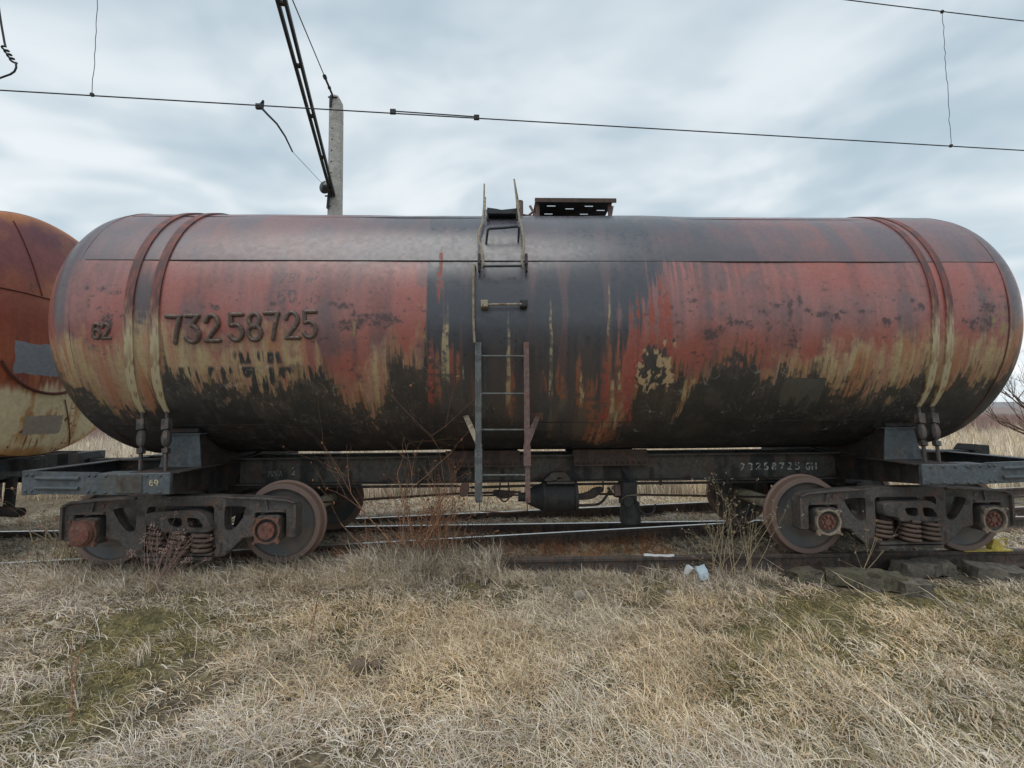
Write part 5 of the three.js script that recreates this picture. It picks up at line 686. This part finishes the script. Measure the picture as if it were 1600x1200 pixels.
{
  const r = mulberry(99), st = []; for (let k = 0; k < 34; k++) { const a = -1.1 + 2.2 * r(); st.push([[(r() - 0.5) * 0.75, 0, (r() - 0.5) * 0.3], [Math.sin(a) * 0.8, 1, (r() - 0.5) * 0.4], 0.42 + 0.5 * r(), 0.0075, 2]); }
  st.push([[-0.02, 0, 0.03], [-0.18, 1, 0.25], 1.15, 0.013, 3], [[-0.1, 0.02, 0.05], [-0.7, 0.9, 0.25], 1.1, 0.011, 3], [[0.0, 0.02, 0.1], [0.05, 1, 0.25], 1.1, 0.011, 3], [[0.05, 0, 0], [0.10, 1, 0.08], 0.95, 0.007, 2], [[0.1, 0, 0.05], [0.45, 0.8, 0.1], 0.8, 0.006, 2]);
  plant('briar_shrub', 'thorny brown briar shrub with orange hips growing by the near rail', 'shrub', [-1.45, -0.14, 0.66], st, { crook: 0.34, kids: [2, 3], spread: 0.55, up: 0.02 }, M.stem, { name: 'dry_leaves', geo: leafG, mat: M.hip, p: 0.33, off: 0.02 }, 7);
  const s2 = []; for (let k = 0; k < 7; k++) s2.push([[(r() - 0.5) * 0.15, 0, (r() - 0.5) * 0.1], [(r() - 0.5) * 0.9, 1, (r() - 0.5) * 0.4], 0.5 + 0.3 * r(), 0.005, 2]);
  plant('briar_shrub', 'smaller reddish shrub under the ladder beside the briar', 'shrub', [-0.88, -0.2, 0.55], s2, { crook: 0.3, kids: [2, 3], spread: 0.5, up: 0.03 }, M.bark, { name: 'dry_leaves', geo: leafG, mat: M.hip, p: 0.5, off: 0.02 }, 17);
  const s3 = []; for (let k = 0; k < 15; k++) s3.push([[(r() - 0.5) * 0.5, 0, (r() - 0.5) * 0.1], [(r() - 0.5) * 1.0, 1, (r() - 0.5) * 0.3], 0.46 + 0.36 * r(), 0.0046, 2]);
  plant('dry_weed', 'pale branching dry weed with seed heads left of the right bogie', 'weed', [2.02, -0.2, 1.0], s3, { crook: 0.26, kids: [2, 3], spread: 0.5, up: 0.0 }, M.stemPale, { name: 'seed_heads', geo: budG, mat: M.stemPale, p: 0.9, n: 3, off: 0.025 }, 27);
  const s4 = []; for (let k = 0; k < 12; k++) s4.push([[(r() - 0.5) * 0.3, 0, (r() - 0.5) * 0.1], [(r() - 0.5) * 0.9, 1, (r() - 0.5) * 0.3], 0.40 + 0.22 * r(), 0.0045, 1]);
  plant('dry_weed', 'pinkish feathery weed in front of the left springs', 'weed', [-4.02, -0.12, 1.26], s4, { crook: 0.35, kids: [3, 4], spread: 0.5, up: 0.0 }, M.stemPink, { name: 'seed_heads', geo: budG, mat: M.stemPink, p: 1, n: 9, off: 0.05 }, 37);
  plant('dry_weed', 'thin yellow weed standing before the right springs', 'weed', [3.30, -0.15, 1.15], [[[0, 0, 0], [0.3, 1, 0.1], 0.45, 0.004, 2], [[0, 0, 0], [0.9, 0.8, 0], 0.5, 0.004, 2], [[0.05, 0, 0], [-0.3, 1, 0.1], 0.3, 0.0035, 1]], { crook: 0.22, kids: [2, 3], spread: 0.4, up: 0 }, M.stemPale, { name: 'seed_heads', geo: budG, mat: M.stemPale, p: 1, n: 3, off: 0.02 }, 47);
  plant('dead_stalk', 'upright reddish dead stalk in the bottom left foreground', 'weed', [-3.12, -0.2, 3.14], [[[0, 0, 0], [-0.10, 1, 0], 0.50, 0.0075, 1], [[-0.02, 0.25, 0], [-0.3, 1, 0.1], 0.25, 0.003, 1], [[-0.02, 0.28, 0], [0.3, 1, 0], 0.25, 0.003, 1]], { crook: 0.10, kids: [1, 2], spread: 0.3, up: 0.05 }, M.stem, null, 57);
  plant('dead_stalk', 'faint thin stalk standing right of the dead stalk', 'weed', [-2.05, -0.2, 2.35], [[[0, 0, 0], [0.12, 1, 0], 0.52, 0.004, 1], [[0, 0.15, 0], [0.4, 1, 0.1], 0.3, 0.003, 1]], { crook: 0.15, kids: [2, 3], spread: 0.4, up: 0.05 }, M.stem, null, 67);
  const s6 = []; for (let k = 0; k < 16; k++) s6.push([[(r() - 0.5) * 0.5, 0, (r() - 0.5) * 0.3], [(r() - 0.5) * 0.7, 1, (r() - 0.5) * 0.3], 0.5 + 0.35 * r(), 0.009, 2]);
  plant('dry_weed', 'tall brown curled weed between the two wagons', 'weed', [-5.55, -0.2, 0.55], s6, { crook: 0.4, kids: [2, 3], spread: 0.5, up: -0.02 }, M.stemPale, { name: 'dry_leaves', geo: leafG, mat: M.stem, p: 0.6, n: 1, off: 0.01 }, 77);
  // bare tree at the right edge and the brown thicket behind
  plant('bare_tree', 'bare grey twigged tree at the right edge behind the wagon', 'tree', [21.8, -0.4, -12], [[[0, 0, 0], [-0.1, 1, 0], 2.2, 0.09, 4], [[0, 0.9, 0], [-0.85, 0.55, 0.1], 2.6, 0.05, 4], [[0, 0.7, 0], [-0.9, 0.3, 0.2], 2.2, 0.04, 4]], { crook: 0.22, kids: [3, 4], spread: 0.5, up: 0.03 }, M.bark, null, 87);
  const tr2 = mulberry(303), out = [], tips = []; for (let k = 0; k < 16; k++) grow(out, tips, tr2, V((tr2() - 0.5) * 1.4, 0, (tr2() - 0.5) * 1.4), V((tr2() - 0.5) * 0.7, 1, (tr2() - 0.5) * 0.7).normalize(), 1.2, 0.02, 2, { crook: 0.3, kids: [3, 4], spread: 0.45, up: 0.04 });
  const tg = join(out), list = []; for (let i = 0; i < 2600; i++) { const z = -21 - 75 * Math.pow(tr2(), 1.5), x = (tr2() - 0.45) * 3.0 * (6 - z); list.push([x, z]); }
  const im = new THREE.InstancedMesh(tg, new THREE.MeshStandardMaterial({ color: new THREE.Color().setRGB(0.36, 0.25, 0.22), roughness: 1 }), list.length), m4 = new THREE.Matrix4(), c = new THREE.Color(); list.forEach(([x, z], i) => { const s = 0.55 + 0.45 * tr2(), k = 0.75 + 0.5 * tr2(); m4.compose(V(x, gh(x, z), z), new THREE.Quaternion().setFromEuler(new THREE.Euler(0, tr2() * 6, 0)), V(s * 0.9, s * 0.62, s * 0.9)); im.setMatrixAt(i, m4); im.setColorAt(i, c.setRGB(k, k * 0.95, k * 0.95)); });
  im.name = 'thicket'; im.castShadow = im.receiveShadow = true; scene.add(im); tag(im, 'reddish brown leafless thicket beyond the straw field', 'thicket', null, 'stuff');
}
// ---------- small things on the ground ----------
{
  const sk = thing('rail_skate', 'yellow rail brake skate jammed under the rightmost wheel', 'brake skate', [5.12, 0, 0.80]);
  mesh('sole', [ext([[-0.34, 0.002], [0.22, 0.002], [0.22, 0.018], [0.0, 0.022], [-0.34, 0.008]], 0.12, -0.06, 0.003)], M.yellow, sk); mesh('head', [ext(smoothLoop([[0.0, 0.02], [0.14, 0.02], [0.13, 0.07], [0.07, 0.13], [0.03, 0.12], [0.0, 0.06]], 3), 0.07, -0.035, 0.008)], M.yellow, sk); mesh('handle', [tube([V(0.10, 0.10, 0), V(0.17, 0.13, 0), V(0.22, 0.11, 0), V(0.21, 0.05, 0)], 0.009, 6, 24)], M.yellow, sk);
  const pale = new THREE.MeshStandardMaterial({ color: new THREE.Color().setRGB(0.72, 0.74, 0.74), roughness: 0.6, side: THREE.DoubleSide }), blu = new THREE.MeshStandardMaterial({ color: new THREE.Color().setRGB(0.42, 0.52, 0.58), roughness: 0.35, side: THREE.DoubleSide });
  const cup = wobble(new THREE.CylinderGeometry(0.040, 0.030, 0.085, 18, 4, true), 0.012, 14, 1001), bot = new THREE.CylinderGeometry(0.029, 0.029, 0.004, 14); bot.translate(0, -0.041, 0); const cp = mesh('paper_cup', [cup, bot], pale); cp.position.set(1.50, -0.105, 0.98); cp.rotation.set(0.4, 0.3, -0.35); tag(cp, 'crumpled white paper cup in the grass by the rail', 'cup');
  const bg = mesh('plastic_scrap', [wobble(new THREE.BoxGeometry(0.105, 0.15, 0.03, 8, 10, 3), 0.022, 11, 1011)], blu); bg.position.set(1.62, -0.10, 1.06); bg.rotation.set(-0.5, 0.2, 0.25); tag(bg, 'pale blue crushed plastic scrap beside the paper cup', 'litter');
  const ps = mesh('paper_strip', [wobble(new THREE.BoxGeometry(0.34, 0.006, 0.05, 24, 1, 4), 0.024, 8, 1021)], pale); ps.position.set(1.25, 0.012, 0.80); ps.rotation.set(0.1, -0.04, -0.02); tag(ps, 'torn white strip lying along the top of the near rail', 'litter');
  const stone = (name, lab, x, y, z, s, mat, seed) => { const g = wobble(new THREE.IcosahedronGeometry(1, 3), 0.28, 1.6, seed); g.scale(...s); const m = mesh(name, [g], mat); m.position.set(x, y, z); tag(m, lab, name === 'stone' ? 'stone' : 'clod'); };
  stone('stone', 'pale flat stone lying in the grass below the brake cylinder', 0.21, -0.15, 1.49, [0.06, 0.05, 0.04], M.stone, 1031); stone('stone', 'small round stone left of the blue scrap', 1.12, -0.17, 1.42, [0.035, 0.028, 0.03], M.stone, 1037);
  stone('dirt_clod', 'larger brown dirt clod in the foreground grass', -1.58, -0.165, 2.64, [0.075, 0.05, 0.06], M.soil, 1041); stone('dirt_clod', 'small dirt clod touching the larger one', -1.46, -0.175, 2.60, [0.045, 0.03, 0.04], M.soil, 1047);
  stone('stone', 'pale stone between the rails beside the paper strip', 1.15, -0.16, 0.52, [0.05, 0.04, 0.04], M.stone, 1051);
}
renderer.render(scene, camera);
